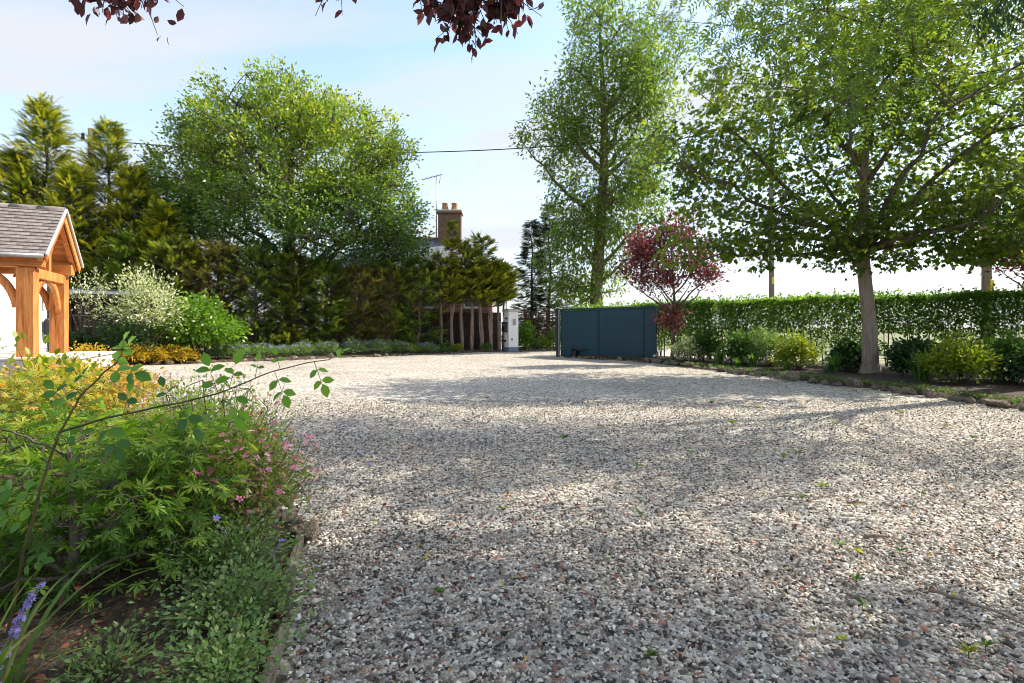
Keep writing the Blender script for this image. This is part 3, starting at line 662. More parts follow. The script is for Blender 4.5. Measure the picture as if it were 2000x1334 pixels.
mb = MB(); tube(mb, [(-.9, 0, 4.25), (.42, -.3, 4.52)], .028, 6); mb.build('boom', M['steel'], ae)
for i in range(9):
    t = i/8; p = A(-.9, 0, 4.25)*(1-t)+A(.36, -.3, 4.51)*t
    mb = MB(); tube(mb, [p+A(0, -.28, 0), p+A(0, .28, 0)], .014, 5); mb.build('element', M['steel'], ae)
mb = MB(); tube(mb, [(.34, -.3, 4.55), (.22, -.3, 3.95)], .02, 5); mb.build('reflector', M['steel'], ae)

# ------------------------------------------------------------------ close-boarded fence behind the bare conifer stems
fence = thing('timber_fence', 'dark brown close-boarded fence behind the bare conifer stems', 'fence', (-6.0, 27.6, 0), math.atan2(2.3, 5.6))
fb = bev_mesh('board', (.155, .022, 1.95), .004, M['dark_timber'])
for i in range(37): o = link('board', fb, fence, (.08+.158*i, (i % 2)*.02, 1.02+random.uniform(-.012, .012)))
for z in (.5, 1.6): bevbox('rail', (2.93, .07, z), (5.9, .05, .09), M['dark_timber'], fence)
for x in (0.05, 1.95, 3.9, 5.75): bevbox('post', (x, .14, 1.02), (.1, .1, 2.04), M['dark_timber'], fence)

# ------------------------------------------------------------------ gate pillar, trellis, gate
pil = thing('gate_pillar', 'white rendered gate pillar with stone cap beside the conifer stems', 'pillar', (X(998, 28), 28.1, 0), math.radians(28))
bevbox('shaft', (0, 0, 1.12), (.55, .55, 1.78), M['render'], pil, .012)
bevbox('plinth', (0, 0, .115), (.565, .565, .23), M['slate_blue'], pil, .012)
bevbox('cap', (0, 0, 2.045), (.68, .68, .07), M['cap'], pil, .015); bevbox('cap', (0, 0, 2.10), (.56, .56, .06), M['cap'], pil, .02)
bevbox('keypad', (.04, -.285, 1.48), (.17, .03, .30), M['grey_plate'], pil); bevbox('button', (-.09, -.285, .62), (.07, .03, .09), M['black'], pil)
bevbox('name_plate', (-.285, -.05, 1.66), (.03, .2, .10), M['black'], pil); bevbox('latch', (-.31, .05, .55), (.09, .12, .09), M['black'], pil)
mb = MB(); tube(mb, [(-.30, .05, .55), (-.85, .05, .57)], .03, 6); mb.build('latch_arm', M['black'], pil)
lb = thing('letter_box', 'black letter box fixed to the side of the white gate pillar', 'letter box', (X(998, 28)-.3*math.cos(math.radians(28))-.06, 28.1-.3*math.sin(math.radians(28))-.05, 1.22), math.radians(28))
bevbox('body', (0, 0, 0), (.16, .36, .46), M['black'], lb, .02); bevbox('flap', (-.087, 0, .1), (.015, .28, .07), M['grey_plate'], lb); bevbox('lid', (0, 0, .245), (.19, .39, .03), M['black'], lb)

tr = thing('trellis', 'brown square lattice trellis panel between the gate pillar and the dark gate', 'trellis', (.32, 30.6, 0), math.radians(4))
vs = bev_mesh('slat', (.035, .018, 2.0), .003, M['trellis']); hs = bev_mesh('slat', (2.55, .018, .035), .003, M['trellis'])
for i in range(17): link('slat', vs, tr, (.02+.157*i, 0, 1.08))
for i in range(13): link('slat', hs, tr, (1.27, -.021, .14+.157*i))
for x in (-.05, .42, 1.6, 2.6): bevbox('post', (x, .07, 1.08), (.11, .11, 2.16), M['trellis'], tr)

gp = thing('gate', 'slate blue boarded driveway gate leaf standing open along the hedge', 'gate', (2.0, 23.2, 0), math.atan2(-3.2, 3.1))
for a, b, nm in ((.07, 1.94, 'panel'), (1.99, 3.95, 'panel'), (4.0, 4.44, 'panel')):
    gb = bev_mesh('board', (b-a-.006, .03, .1358), .0015, M['gate'])
    for i in range(13): link('board', gb, gp, ((a+b)/2, 0, .155+.1365*i))
for x in (.035, 1.965, 3.975, 4.465): bevbox('stile', (x, .004, .985), (.05 if x < 1 or x > 4.4 else .035, .045, 1.86), M['gate'], gp)
bevbox('rail', (2.25, .004, 1.945), (4.5, .055, .06), M['gate'], gp); bevbox('rail', (2.25, .004, .06), (4.5, .05, .06), M['gate'], gp)
bevbox('back_sheet', (2.25, .022, 1.0), (4.36, .008, 1.8), M['gate'], gp)  # added behind the boards to stop light showing through their gaps
for z in (.35, 1.0, 1.65): bevbox('back_rail', (2.25, .06, z), (4.4, .05, .08), M['gate'], gp)
gpost = thing('gate_post', 'black steel post at the hinge end of the slate blue gate', 'gate post', (1.9, 23.25, 0), math.atan2(-3.2, 3.1))
bevbox('post', (0, 0, .99), (.12, .12, 1.98), M['gate_dark'], gpost); bevbox('edge_strip', (.085, -.03, .97), (.035, .05, 1.9), M['steel'], gpost); bevbox('cap', (0, 0, 1.99), (.14, .14, .025), M['gate_dark'], gpost)
gm = thing('gate_motor', 'small dark motor housing on the gravel at the foot of the gate', 'gate motor', (2.3, 22.65, .03), math.atan2(-3.2, 3.1))
bevbox('body', (0, 0, .17), (.34, .2, .34), M['gate'], gm, .04); bevbox('foot', (0, 0, .02), (.42, .28, .04), M['gate_dark'], gm); bevbox('cable_box', (.3, 0, .14), (.2, .16, .22), M['black'], gm, .02); bevbox('drive_arm', (.4, .1, .3), (.8, .05, .06), M['gate_dark'], gm)
gs = thing('gate_stop', 'small white rubber stop at the free end of the gate', 'gate stop', (5.02, 19.85, .12))
bevbox('stake', (0, 0, -.02), (.03, .03, .16), M['steel'], gs)
mb = MB(); tube(mb, [(0, 0, .04), (0, 0, .05), (0, 0, .09), (0, 0, .12), (0, 0, .13)], [.02, .045, .055, .04, .01], 10); mb.build('buffer', M['white_frame'], gs)

# ------------------------------------------------------------------ poles and cable
p1 = thing('utility_pole', 'grey timber utility pole with dark insulators rising among the golden conifers', 'utility pole', (X(178, 30), 30, 0))
mb = MB(); tube(mb, [(0, 0, 0), (0, 0, 6), (0, 0, 11.8)], [.19, .165, .14], 10); mb.build('pole', M['pole'], p1)
bevbox('bracket', (0, -.13, 11.15), (.9, .07, .07), M['steel'], p1)
for x, z in ((-.34, 11.35), (.30, 11.35), (.30, 10.85)):
    mb = MB(); tube(mb, [(x, -.13, z-.18), (x, -.13, z-.1), (x, -.13, z), (x, -.13, z+.12), (x, -.13, z+.18)], [.05, .10, .07, .10, .05], 9); mb.build('insulator', M['insulator'], p1)
p2 = thing('utility_pole', 'slim timber utility pole with a grey box standing beyond the clipped hedge', 'utility pole', (X(1507, 30), 30, 0))
mb = MB(); tube(mb, [(0, 0, 0), (0, 0, 6), (0, 0, 12.4)], [.15, .13, .11], 10); mb.build('pole', M['pole'], p2)
bevbox('transformer', (-.28, -.1, 5.6), (.36, .36, .55), M['grey_plate'], p2, .05); bevbox('bracket', (-.1, -.1, 5.65), (.3, .08, .08), M['steel'], p2); bevbox('tag', (0, -.145, 3.7), (.12, .02, .35), M['yellow'], p2)
p3 = thing('utility_pole', 'thick timber utility pole with a yellow tag standing behind the hedge', 'utility pole', (X(1927, 21), 21, 0))
mb = MB(); tube(mb, [(0, 0, 0), (0, 0, 5), (0, 0, 9)], [.165, .15, .13], 12); mb.build('pole', M['pole'], p3)
bevbox('tag', (.07, -.155, 2.75), (.13, .03, .45), M['yellow'], p3); bevbox('crossarm', (0, -.12, 8.6), (1.6, .1, .1), M['pole'], p3)
pts = []
for k in range(41):
    px = 178+(1507-178)*k/40; py = 298.8-9.54e-5*(px-708)**2; pts.append((X(px, 29.85), 29.85, Zz(py, 29.85)))
mb = MB(); tube(mb, pts, .028, 5); tag(mb.build('overhead_cable', M['black']), 'dark overhead cable slung between two utility poles', 'cable')

# ------------------------------------------------------------------ trees
CAMP = A(0, 0, EYE)
def to_mesh_and_parts(root, base, T, P, Y, Zd, s, r, mat, nparts, cname='crown', stuff=False, partname='leaf'):
    """the leaves that show largest become parts, the rest one crown mesh"""
    if nparts:
        w = P+np.asarray(base)-CAMP; ok = (w[:, 1] > .3) & (np.abs(w[:, 0]) < .9*w[:, 1]) & (w[:, 2] < .58*w[:, 1]) & (w[:, 2] > -.63*w[:, 1])
        sc = np.where(ok, s/np.linalg.norm(w, axis=1), 0); o = np.argsort(-sc); a = o[:nparts]; a = a[sc[a] > 0]; b = np.setdiff1d(np.arange(len(P)), a)
        leaf_parts(partname, T, P[a], Y[a], Zd[a], s[a], r[a], mat, root); P, Y, Zd, s, r = P[b], Y[b], Zd[b], s[b], r[b]
    mb = MB(); scatter(mb, T, P, Y, Zd, s, r); c = mb.build(cname, mat, root)
    if stuff: c['kind'] = 'stuff'
    return c

# big round-headed evergreen
base = A(X(565, 27), 27, 0)
t = thing('evergreen_tree', 'broad round-headed evergreen tree towering over the conifer hedge', 'tree', base)
lobes = [((0, 0, 7.6), (5.0, 4.2, 4.2)), ((-1.2, 0, 10.1), (3.2, 3, 3.0)), ((1.9, 0, 9.8), (3.0, 3, 2.7)), ((-4.0, 0, 7.6), (2.3, 3, 2.4)), ((4.1, -.2, 6.4), (2.3, 2.6, 2.4)), ((-2.6, -2, 5.6), (3.4, 2, 2.2)), ((2.2, -2, 5.6), (3.4, 2, 2.0)),
         ((-.4, 0, 11.8), (1.7, 1.7, 1.4)), ((-3.1, 0, 10.7), (1.7, 1.6, 1.3)), ((2.7, 0, 11.0), (1.5, 1.5, 1.3)), ((4.9, 0, 4.9), (1.4, 1.6, 1.3)), ((-5.6, 0, 6.3), (1.5, 1.5, 1.7)), ((5.4, -.2, 5.2), (1.4, 1.5, 1.2)), ((-5.0, 0, 8.2), (1.6, 1.6, 2.0)), ((-5.9, 0, 5.6), (1.5, 1.5, 1.5)), ((4.3, 0, 9.0), (1.3, 1.5, 1.5)), ((-4.2, 0, 10.2), (1.1, 1.2, 1.0))]
cl = in_lobes(tufts(lobes, 46, 1.0), 3500, 1.9)
mb = MB(); skeleton(mb, [(0, 0, 0), (.1, 0, 2), (-.1, .1, 4.5), (.1, 0, 7), (0, 0, 10)], [.42, .36, .30, .2, .08], cl, 26, 150, 2.4, .16, .06, .016, .7, .15)
mb.build('trunk', M['bark_dark'], t, smooth=True)
P, Y, Zd, s, r = leaf_cloud(cl, 23, (.19, .19, .14), (0, 0, 6.5), .8, .0, .8, (.12, .20), .45, -.06)
o_ = np.clip((P[:, 2]-6)/9, -.15, .30); r = np.clip(r+o_, 0, 1)  # sunlit top put into the leaf colour: yellower with height, darker below
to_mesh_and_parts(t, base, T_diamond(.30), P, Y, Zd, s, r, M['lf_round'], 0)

# tall ash beyond the gate
base = A(X(1166, 30), 30, 0)
t = thing('ash_tree', 'tall slender ash tree with an open crown beyond the blue gate', 'tree', base)
lobes = [((.1, 0, 15.6), (2.2, 2.2, 2.8)), ((.6, 0, 13), (3.0, 2.6, 2.4)), ((-1.5, 0, 13.2), (2.2, 2, 1.6)), ((-2.1, 0, 11.2), (2.0, 1.8, 1.2)), ((2.6, 0, 13.4), (2.0, 2.0, 2.6)), ((2.6, 0, 16.2), (2.3, 2, 2.2)), ((0, 0, 9.6), (2.7, 2.2, 2.0)), ((-.9, 0, 7.3), (1.9, 1.8, 1.6)),
         ((1.9, 0, 8.2), (2.1, 1.9, 1.5)), ((-1.1, 0, 4.9), (1.6, 1.4, 1.5)), ((3.0, 0, 10.6), (1.3, 1.4, 1.2)), ((-.3, 0, 18.2), (1.5, 1.5, 1.6)), ((-1.4, 0, 3.0), (1.0, 1, 1.0)), ((.8, 0, 4.2), (.9, .9, 1.2)), ((1.3, 0, 6.1), (1.7, 1.5, 1.4)), ((-.7, 0, 6.2), (1.7, 1.5, 1.3))]
cl = in_lobes(tufts(lobes, 40, .7), 2800, 1.3)
mb = MB(); skeleton(mb, [(0, 0, 0), (-.05, 0, 3), (.15, 0, 6), (.35, .1, 9), (.4, 0, 12), (.2, 0, 16), (.1, 0, 18.5)], [.40, .33, .29, .25, .18, .09, .03], cl, 26, 130, 3.0, .13, .045, .014, 1.0, .05)
mb.build('trunk', M['bark_mossy'], t, smooth=True)
P, Y, Zd, s, r = leaf_cloud(cl, 12, (.22, .22, .2), (0, 0, 9), .4, .45, .7, (.17, .29), .5, .06)
to_mesh_and_parts(t, base, T_diamond(.2, .04), P, Y, Zd, s, r, M['lf_ash'], 0)

# spreading maple in the bed
base = A(8.65, 13.6, .08)
t = thing('maple_tree', 'spreading maple with a pale grey trunk growing in the bed before the hedge', 'tree', base)
lobes = [((-2.7, 0, 4.0), (2.7, 2.3, 1.0)), ((2.5, -.3, 4.0), (2.7, 2.3, 1.0)), ((0, -1.0, 3.6), (2.6, 1.8, .85)), ((0, 0, 5.7), (4.5, 3.4, 1.3)), ((-1.2, 0, 7.0), (3.4, 2.8, 1.4)), ((1.5, 0, 7.2), (3.2, 2.8, 1.4)), ((.2, 0, 8.6), (2.4, 2.2, 1.2)), ((-4.2, 0, 5.4), (1.7, 1.9, 1.2)), ((4.2, 0, 5.0), (2.0, 1.9, 1.2)), ((-3.2, -.4, 3.0), (1.6, 1.2, .55)), ((2.4, -.5, 3.0), (1.6, 1.2, .45)), ((-.7, -.8, 2.75), (1.1, .9, .35))]
cl = in_lobes(tufts(lobes, 30, .6), 2050, 1.15)
br = MB(); mb = MB(); skeleton(mb, [(0, 0, -.12), (.0, 0, .05), (.0, 0, .28), (-.02, 0, 1.2), (-.12, 0, 2.2), (-.17, 0, 2.7), (-.16, 0, 3.6), (-.12, .05, 5), (-.02, 0, 6.8), (.05, 0, 8.4)], [.36, .25, .185, .155, .145, .145, .115, .09, .05, .02], cl, 20, 120, 2.95, .075, .028, .009, 1.5, .02, 12, bb=br)
mb.build('trunk', M['bark_maple'], t, smooth=True); br.build('branches', M['bark_branch'], t, smooth=True)
P, Y, Zd, s, r = leaf_cloud(cl, 13.5, (.17, .17, .07), (0, 0, 4), .35, .7, 1.0, (.085, .155), .5, -.02)
to_mesh_and_parts(t, base, T_MAPLE, P, Y, Zd, s, r, M['lf_maple'], 240, stuff=False)

# near tree whose boughs hang over the drive
base = A(11.5, 11.0, .05)
t = thing('overhanging_ash', 'ash tree beside the drive with long boughs of feathery leaves hanging over it', 'tree', base)
lobes = [((-7.2, -2.6, 5.3), (1.9, 1.4, .7)), ((-6, -2.6, 6.4), (2.3, 1.6, .9)), ((-8, -2.2, 6.6), (1.5, 1.5, .8)), ((-4.1, -2.9, 5.7), (1.7, 1.5, .9)), ((-5.1, -2.2, 8.0), (2.6, 2.0, 1.1)), ((-2.9, -3.2, 8.5), (2.4, 2.0, 1.4)), ((-1.8, -3.2, 6.4), (1.6, 1.6, 1.0)), ((-5.2, -6.1, 6.9), (1.8, 1.0, .7)), ((-3.2, -6.5, 7.2), (1.6, .9, .8)), ((-6.4, -7.3, 7.2), (1.4, .8, .6)), ((-5.2, -6.1, 6.9), (1.8, .9, .7)), ((-3.2, -6.7, 7.2), (1.5, .8, .7)), ((-6.4, -7.3, 7.2), (1.4, .8, .6)), ((-1, -6.4, 7.5), (1.0, .9, .8)), ((-6.8, -2.8, 4.35), (1.0, .8, .4))]  # repeated lobes lie out of view, shaped to shade the near gravel
cl = in_lobes(lobes, 900, 1.2)
cl = np.concatenate([cl, in_lobes(tufts([((-5.2, -6, 6.9), (1.7, .6, .5)), ((-3.1, -6.7, 7.2), (1.5, .5, .6)), ((-3.8, -7.6, 7.4), (1.5, .4, .5))], 14, .35), 210, 1.0)])  # extra unseen clumps, added to cast dappled shade on the foreground
cl = cl[((cl+base)[:, 2]-EYE) > .26*((cl+base)[:, 1])]
mb = MB(); skeleton(mb, [(0, 0, -.1), (0, 0, .3), (.05, -.1, 2), (.1, -.3, 4), (.0, -.6, 6), (-.2, -.9, 9.5)], [.36, .28, .25, .21, .15, .04], cl, 17, 90, 6.2, .034, .014, .005, .15, .06, 10)
mb.build('trunk', M['bark_dark'], t, smooth=True)
P, Y, Zd, s, r = leaf_cloud(cl, 7, (.24, .24, .16), (0, 0, 6), .5, .7, .8, (.2, .32), .5, 0)
to_mesh_and_parts(t, base, T_ASH, P, Y, Zd, s, r, M['lf_over'], 200)
for q in ((-8.82, -9.05, 4.46), (-5.67, -4.25, 4.92)):                 # dark bunches of seed keys
    kp = np.tile(A(*q), (260, 1))+rv(260)*A(.16, .16, .17); mb = MB()
    scatter(mb, T_diamond(.16), kp, rv(260)*.35+A(0, 0, -1), rv(260), ru(.07, .12, 260), ru(0, .5, 260)); mb.build('seed_bunch', M['lf_dark'], t)['kind'] = 'stuff'
    st = MB(); tube(st, bez(A(*q), A(*q)+A(.3, -.1, .5), A(*q)+A(.9, .2, 1.3), 7), np.linspace(.008, .02, 7), 5); st.build('seed_stalk', M['bark_dark'], t)

# copper plum whose twigs hang above the viewer
base = A(1.3, -1.3, 0)
t = thing('copper_plum', 'copper-leaved plum whose dark red twigs hang down above the drive', 'tree', base)
lobes = [((.4, 1.3, 4.9), (3.4, 2.9, 1.4)), ((2.2, 2.6, 4.8), (2.2, 2.0, 1.2)), ((-2.2, 2.0, 4.4), (2.0, 1.8, 1.0)), ((0, 0, 5.8), (2.6, 2.6, 1.2)), ((3.2, 1.2, 4.2), (1.8, 1.9, 1.1))]
cl = in_lobes(lobes, 300, 1.2); w = cl+base
cl = cl[(w[:, 2]-EYE) > .66*np.maximum(w[:, 1], 0)+.45]
mb = MB(); skeleton(mb, [(0, 0, -.1), (0, 0, .3), (.05, .1, 1.6), (.1, .3, 3), (.1, .3, 5.5)], [.22, .17, .15, .12, .03], cl, 14, 60, 1.7, .07, .025, .008, .6, .12)
P, Y, Zd, s, r = leaf_cloud(cl, 17, (.22, .22, .13), (0, 0, 4), .4, .5, .8, (.055, .085), .4, 0)
# hanging sprays: (x, y, z of the tip, spread, leaves, twigs) in the place's own coordinates
sprays = [(A(-1.80, 2.45, 2.615), A(.09, .10, .035), 125, 14), (A(-1.62, 2.45, 2.635), A(.08, .10, .03), 75, 12), (A(-.80, 2.45, 2.635), A(.05, .06, .02), 18, 5), (A(-.24, 2.5, 2.60), A(.11, .12, .065), 290, 28), (A(.0, 2.5, 2.64), A(.10, .10, .04), 190, 18), (A(-.22, 2.5, 2.49), A(.04, .05, .045), 56, 8), (A(-.38, 2.5, 2.64), A(.055, .06, .035), 60, 8), (A(-.05, 2.5, 2.55), A(.04, .05, .03), 16, 4)]
for c_, sp, n, k in sprays:
    c_ = c_-base; top = c_+A(ru(-.1, .2), -.45, .75); tip = c_+rv(k)*sp
    tube(mb, bez(top, c_+A(0, -.1, .3), c_, 7), np.linspace(.012, .004, 7), 5)
    sticks(mb, np.repeat((c_+A(0, 0, .10))[None], k, 0)+rv(k)*sp*.4, tip, .003, .0015)
    j = rng.integers(0, k, n); u_ = ru(.1, 1, n)[:, None]; p_ = (c_+A(0, 0, .1))*(1-u_)+tip[j]*u_+rv(n)*sp*.35
    P = np.concatenate([P, p_]); Y = np.concatenate([Y, rv(n)*.7+A(0, 0, -.75)]); Zd = np.concatenate([Zd, rv(n)+A(0, -.5, .3)]); s = np.concatenate([s, ru(.042, .066, n)]); r = np.concatenate([r, ru(0, 1, n)])
mb.build('trunk', M['bark_dark'], t, smooth=True)
to_mesh_and_parts(t, base, T_oval(.30, .07, .12), P, Y, Zd, s, r, M['lf_copper'], 280)

# purple plum by the end of the gate, and another behind the hedge
def plum(base, label, lobes, n, trunk, parts=0, first=1.55):
    t = thing('purple_plum', label, 'tree', base)
    cl = in_lobes(tufts(lobes, 22, .32), n, 1.1)
    mb = MB(); skeleton(mb, trunk[0], trunk[1], cl, 16, 70, first, .045, .018, .007, 1.2, -.02)
    mb.build('trunk', M['bark_red'], t, smooth=True)
    P, Y, Zd, s, r = leaf_cloud(cl, 14, (.12, .12, .11), (0, 0, 2), .6, .0, .5, (.07, .13), .5, .08)
    to_mesh_and_parts(t, base, T_diamond(.3), P, Y, Zd, s, r, M['lf_plum'], parts)
plum(A(5.25, 18.5, .08), 'small purple-leaved plum growing at the free end of the blue gate',
     [((-.1, 0, 3.5), (1.3, 1.1, 1.0)), ((-.95, 0, 3.1), (.75, .8, .75)), ((.95, 0, 3.2), (.75, .7, .7)), ((.1, 0, 4.3), (.75, .7, .65)), ((-.7, 0, 3.95), (.65, .6, .5)), ((-.5, 0, 2.6), (1.0, .7, .4)), ((1.25, 0, 2.85), (.6, .5, .35)), ((-.15, -.1, 1.35), (.22, .22, .35))], 640,
     ([(0, 0, -.1), (.02, 0, .3), (.05, 0, 1.2), (.10, 0, 1.75), (.05, 0, 2.6), (-.05, 0, 4.2)], [.075, .06, .05, .045, .035, .012]))
plum(A(14.3, 14.6, 0), 'dark purple plum rising over the far stretch of clipped hedge',
     [((-.4, 0, 3.6), (1.5, 1.3, 1.2)), ((-1.3, -.2, 3.0), (.8, .8, .7)), ((0, 0, 4.8), (1, 1, .8))], 500,
     ([(0, 0, -.1), (.0, 0, 1.2), (0, 0, 2), (.0, 0, 4.6)], [.09, .07, .06, .015]))

# ---- conifers
def conifer(name, label, cat, base, H, R, z0, nb, per, mat, bark, size, group=None, prof='cone', asc=.35, gold=.5, rt=.1, droop=0, flatten=1.0, split_stem=0):
    base = np.asarray(base, float); t = thing(name, label, cat, base, 0, group)
    mb = MB(); z = np.linspace(-.05, H*.99, 9); wob = rng.normal(size=(9, 3))*A(.03, .03, 0)*(H/5); wob[0] = 0
    tp = np.stack([0*z, 0*z, z], -1)+wob; tube(mb, tp, np.linspace(rt, .008, 9), 8)
    for k in range(split_stem):
        a = ru(0, 6.3); e = A(math.cos(a)*.12, math.sin(a)*.12, H*.6); tube(mb, bez(A(.03, 0, .05), e*A(1.1, 1.1, .35), e, 6), np.linspace(rt*.6, .02, 6), 6)
    u = ru(0, 1, nb)**(1.15 if prof == 'cone' else 1.0); zb = z0+(H-z0)*u*.97
    L = R*((1-u)**.85+.03 if prof == 'cone' else np.sqrt(np.clip(1-u**3.5, 0, 1))*.95+.08)*ru(.45, 1.2, nb)
    zb = np.maximum(z0, zb-asc*L*.5)
    az = ru(0, 2*np.pi, nb); h = np.stack([np.cos(az), np.sin(az)*flatten, 0*az], -1)
    st = np.stack([np.interp(zb, tp[:, 2], tp[:, i]) for i in range(3)], -1)
    as_ = asc*ru(.5, 1.3, nb)
    mid = st+h*(L*.5)[:, None]+A(0, 0, 1)*(as_*L*.4-droop*L*.15)[:, None]; tip = st+h*L[:, None]+A(0, 0, 1)*(as_*L-droop*L*.5)[:, None]
    sticks(mb, st, mid, .012+.006*L, .010); sticks(mb, mid, tip, .010, .004)
    mb.build('trunk', M[bark], t, smooth=True)
    n = nb*per; j = np.repeat(np.arange(nb), per); sfr = ru(.3, 1.05, n)**.7; lo = (sfr < .5)[:, None]
    p = np.where(lo, st[j]+(mid-st)[j]*(sfr*2)[:, None], mid[j]+(tip-mid)[j]*(sfr*2-1)[:, None])+rv(n)*.035*R
    side = np.stack([-h[j][:, 1], h[j][:, 0], 0*sfr], -1)
    Yd = h[j]*ru(.7, 1, n)[:, None]+side*rng.normal(0, .5, n)[:, None]+A(0, 0, 1)*(as_[j]*1.2-droop+rng.normal(0, .26, n))[:, None]
    Zd = A(0, 0, 1)+rv(n)*.6-h[j]*.3
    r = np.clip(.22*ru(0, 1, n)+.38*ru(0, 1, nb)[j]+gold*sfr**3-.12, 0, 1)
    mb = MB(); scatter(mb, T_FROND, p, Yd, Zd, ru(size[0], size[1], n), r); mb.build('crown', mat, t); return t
GC = 'golden conifers behind the oak porch'
def gcon(px, D, py, R, label, nb=420, **k): conifer('golden_conifer', label, 'conifer', (X(px, D), D, 0), Zz(py, D), R*1.2, .5, int(nb*1.5), 13, M['lf_gold'], 'bark_dark', (.25, .52), GC, asc=.42, gold=.62, rt=.2, **k)
gcon(85, 25, 192, 3.3, 'tallest golden conifer rising straight behind the porch roof', 400)
gcon(212, 25.5, 232, 2.9, 'golden conifer with a thin bare tip beside the utility pole', 340)
gcon(20, 24.5, 290, 2.8, 'bushy golden conifer overlapping the porch ridge', 330)
gcon(148, 23.4, 318, 2.3, 'short golden conifer growing low before the utility pole', 300)
gcon(262, 24.2, 318, 2.3, 'golden conifer filling the gap between pole and round evergreen', 300)
gcon(318, 23.2, 395, 1.9, 'dark golden conifer wedged against the round evergreen tree', 280)
gcon(100, 22.6, 400, 1.9, 'low golden conifer just above the porch gable', 260)
HG = 'conifers planted in a row along the border'
for px, D, py, R, lab in ((262, 22.4, 455, 1.25, 'olive conifer over the white variegated shrub'), (345, 22.2, 468, 1.35, 'olive conifer directly behind the bright green laurel'), (425, 22.8, 478, 1.4, 'olive conifer with bare reddish branches beside the laurel'),
                          (500, 23.4, 488, 1.4, 'second olive conifer along from the laurel, dense to the ground'), (570, 24.1, 500, 1.4, 'olive conifer beneath the trunk of the round evergreen'), (638, 24.8, 512, 1.4, 'brightest low skirted conifer in the middle of the clipped row'),
                          (702, 25.4, 520, 1.4, 'brown tinged conifer before the slate roof edge'), (762, 26.0, 518, 1.35, 'thin olive conifer letting the red brick show through'), (818, 26.5, 505, 1.2, 'ragged conifer next to the first bare stems')):
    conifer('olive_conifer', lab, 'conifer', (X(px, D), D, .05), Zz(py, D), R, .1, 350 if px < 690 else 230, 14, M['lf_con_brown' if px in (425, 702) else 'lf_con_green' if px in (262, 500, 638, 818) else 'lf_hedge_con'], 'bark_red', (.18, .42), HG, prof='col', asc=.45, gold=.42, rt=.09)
SG = 'bare-stemmed conifers beside the gate pillar'
for k, (px, D, py, R, lab) in enumerate(((862, 26.7, 498, .95, 'bare-stemmed conifer at the ragged end of the olive row'), (884, 26.95, 432, .8, 'tallest bare-stemmed conifer reaching up to the chimney'), (902, 27.15, 470, .9, 'bare-stemmed conifer just past the chimney'), (921, 27.3, 492, .9, 'bare-stemmed conifer before the upper window of the brick house'),
                                          (940, 27.5, 462, .85, 'bare-stemmed conifer with a wispy leaning tip'), (959, 27.7, 508, .85, 'third bare-stemmed conifer counted from the gate pillar'), (974, 27.85, 515, .7, 'second bare-stemmed conifer counted from the gate pillar'), (984, 28.35, 520, .62, 'bare-stemmed conifer touching the gate pillar'))):
    conifer('stemmed_conifer', lab, 'conifer', (X(px, D), D, .05), Zz(py, D), R, 2.15+.5*((k*7) % 5)/5, 150 if k != 1 else 90, 12, M['lf_gold' if k % 2 else 'lf_hedge_con'], 'bark_red', (.2, .42), SG, prof='col' if k != 1 else 'cone', asc=.4, gold=.62, rt=.095, split_stem=1)
FG = 'slender dark firs behind the trellis'
conifer('fir_tree', 'slender blue-green fir rising behind the trellis post', 'fir', (X(1040, 32.5), 32.5, 0), Zz(425, 32.5), 1.6, .5, 300, 8, M['lf_fir'], 'bark_dark', (.3, .55), FG, asc=.1, gold=.3, rt=.11, droop=.1)
conifer('fir_tree', 'fuller dark fir beside the tall ash beyond the trellis', 'fir', (X(1072, 32), 32.0, 0), Zz(395, 32), 1.6, .5, 330, 8, M['lf_fir'], 'bark_dark', (.3, .55), FG, asc=.15, gold=.4, rt=.12, droop=.1)

# ------------------------------------------------------------------ clipped hedge
hl = curve([(2.9, 24.9), (4.6, 23.0), (6.1, 20.3), (7.0, 18.6), (10.0, 16.1), (12.8, 13.95), (16.5, 11.2)], 300)
hd = thing('clipped_hedge', 'long clipped green hedge with a flat top behind the planting bed', 'hedge', (hl[150, 0], hl[150, 1], 0))
hb = A(hl[150, 0], hl[150, 1], 0); tg = nrm(np.gradient(hl, axis=0)); hn = np.stack([tg[:, 1], -tg[:, 0]], -1)          # hn points to the drive
hn *= np.sign((hn*-hl).sum(1))[:, None]
def hedge_pts(n, a0, a1, z0, z1, zp=1.0):
    i = rng.integers(0, 300, n); a = ru(a0, a1, n); z = z0+(z1-z0)*ru(0, 1, n)**zp
    p = hl[i]+hn[i]*a[:, None]+ru(-.04, .04, n)[:, None]*tg[i]; return np.concatenate([p, z[:, None]], -1)-hb, hn[i]
mb = MB(); PP = []; YY = []; ZZ = []
zt = 2.05
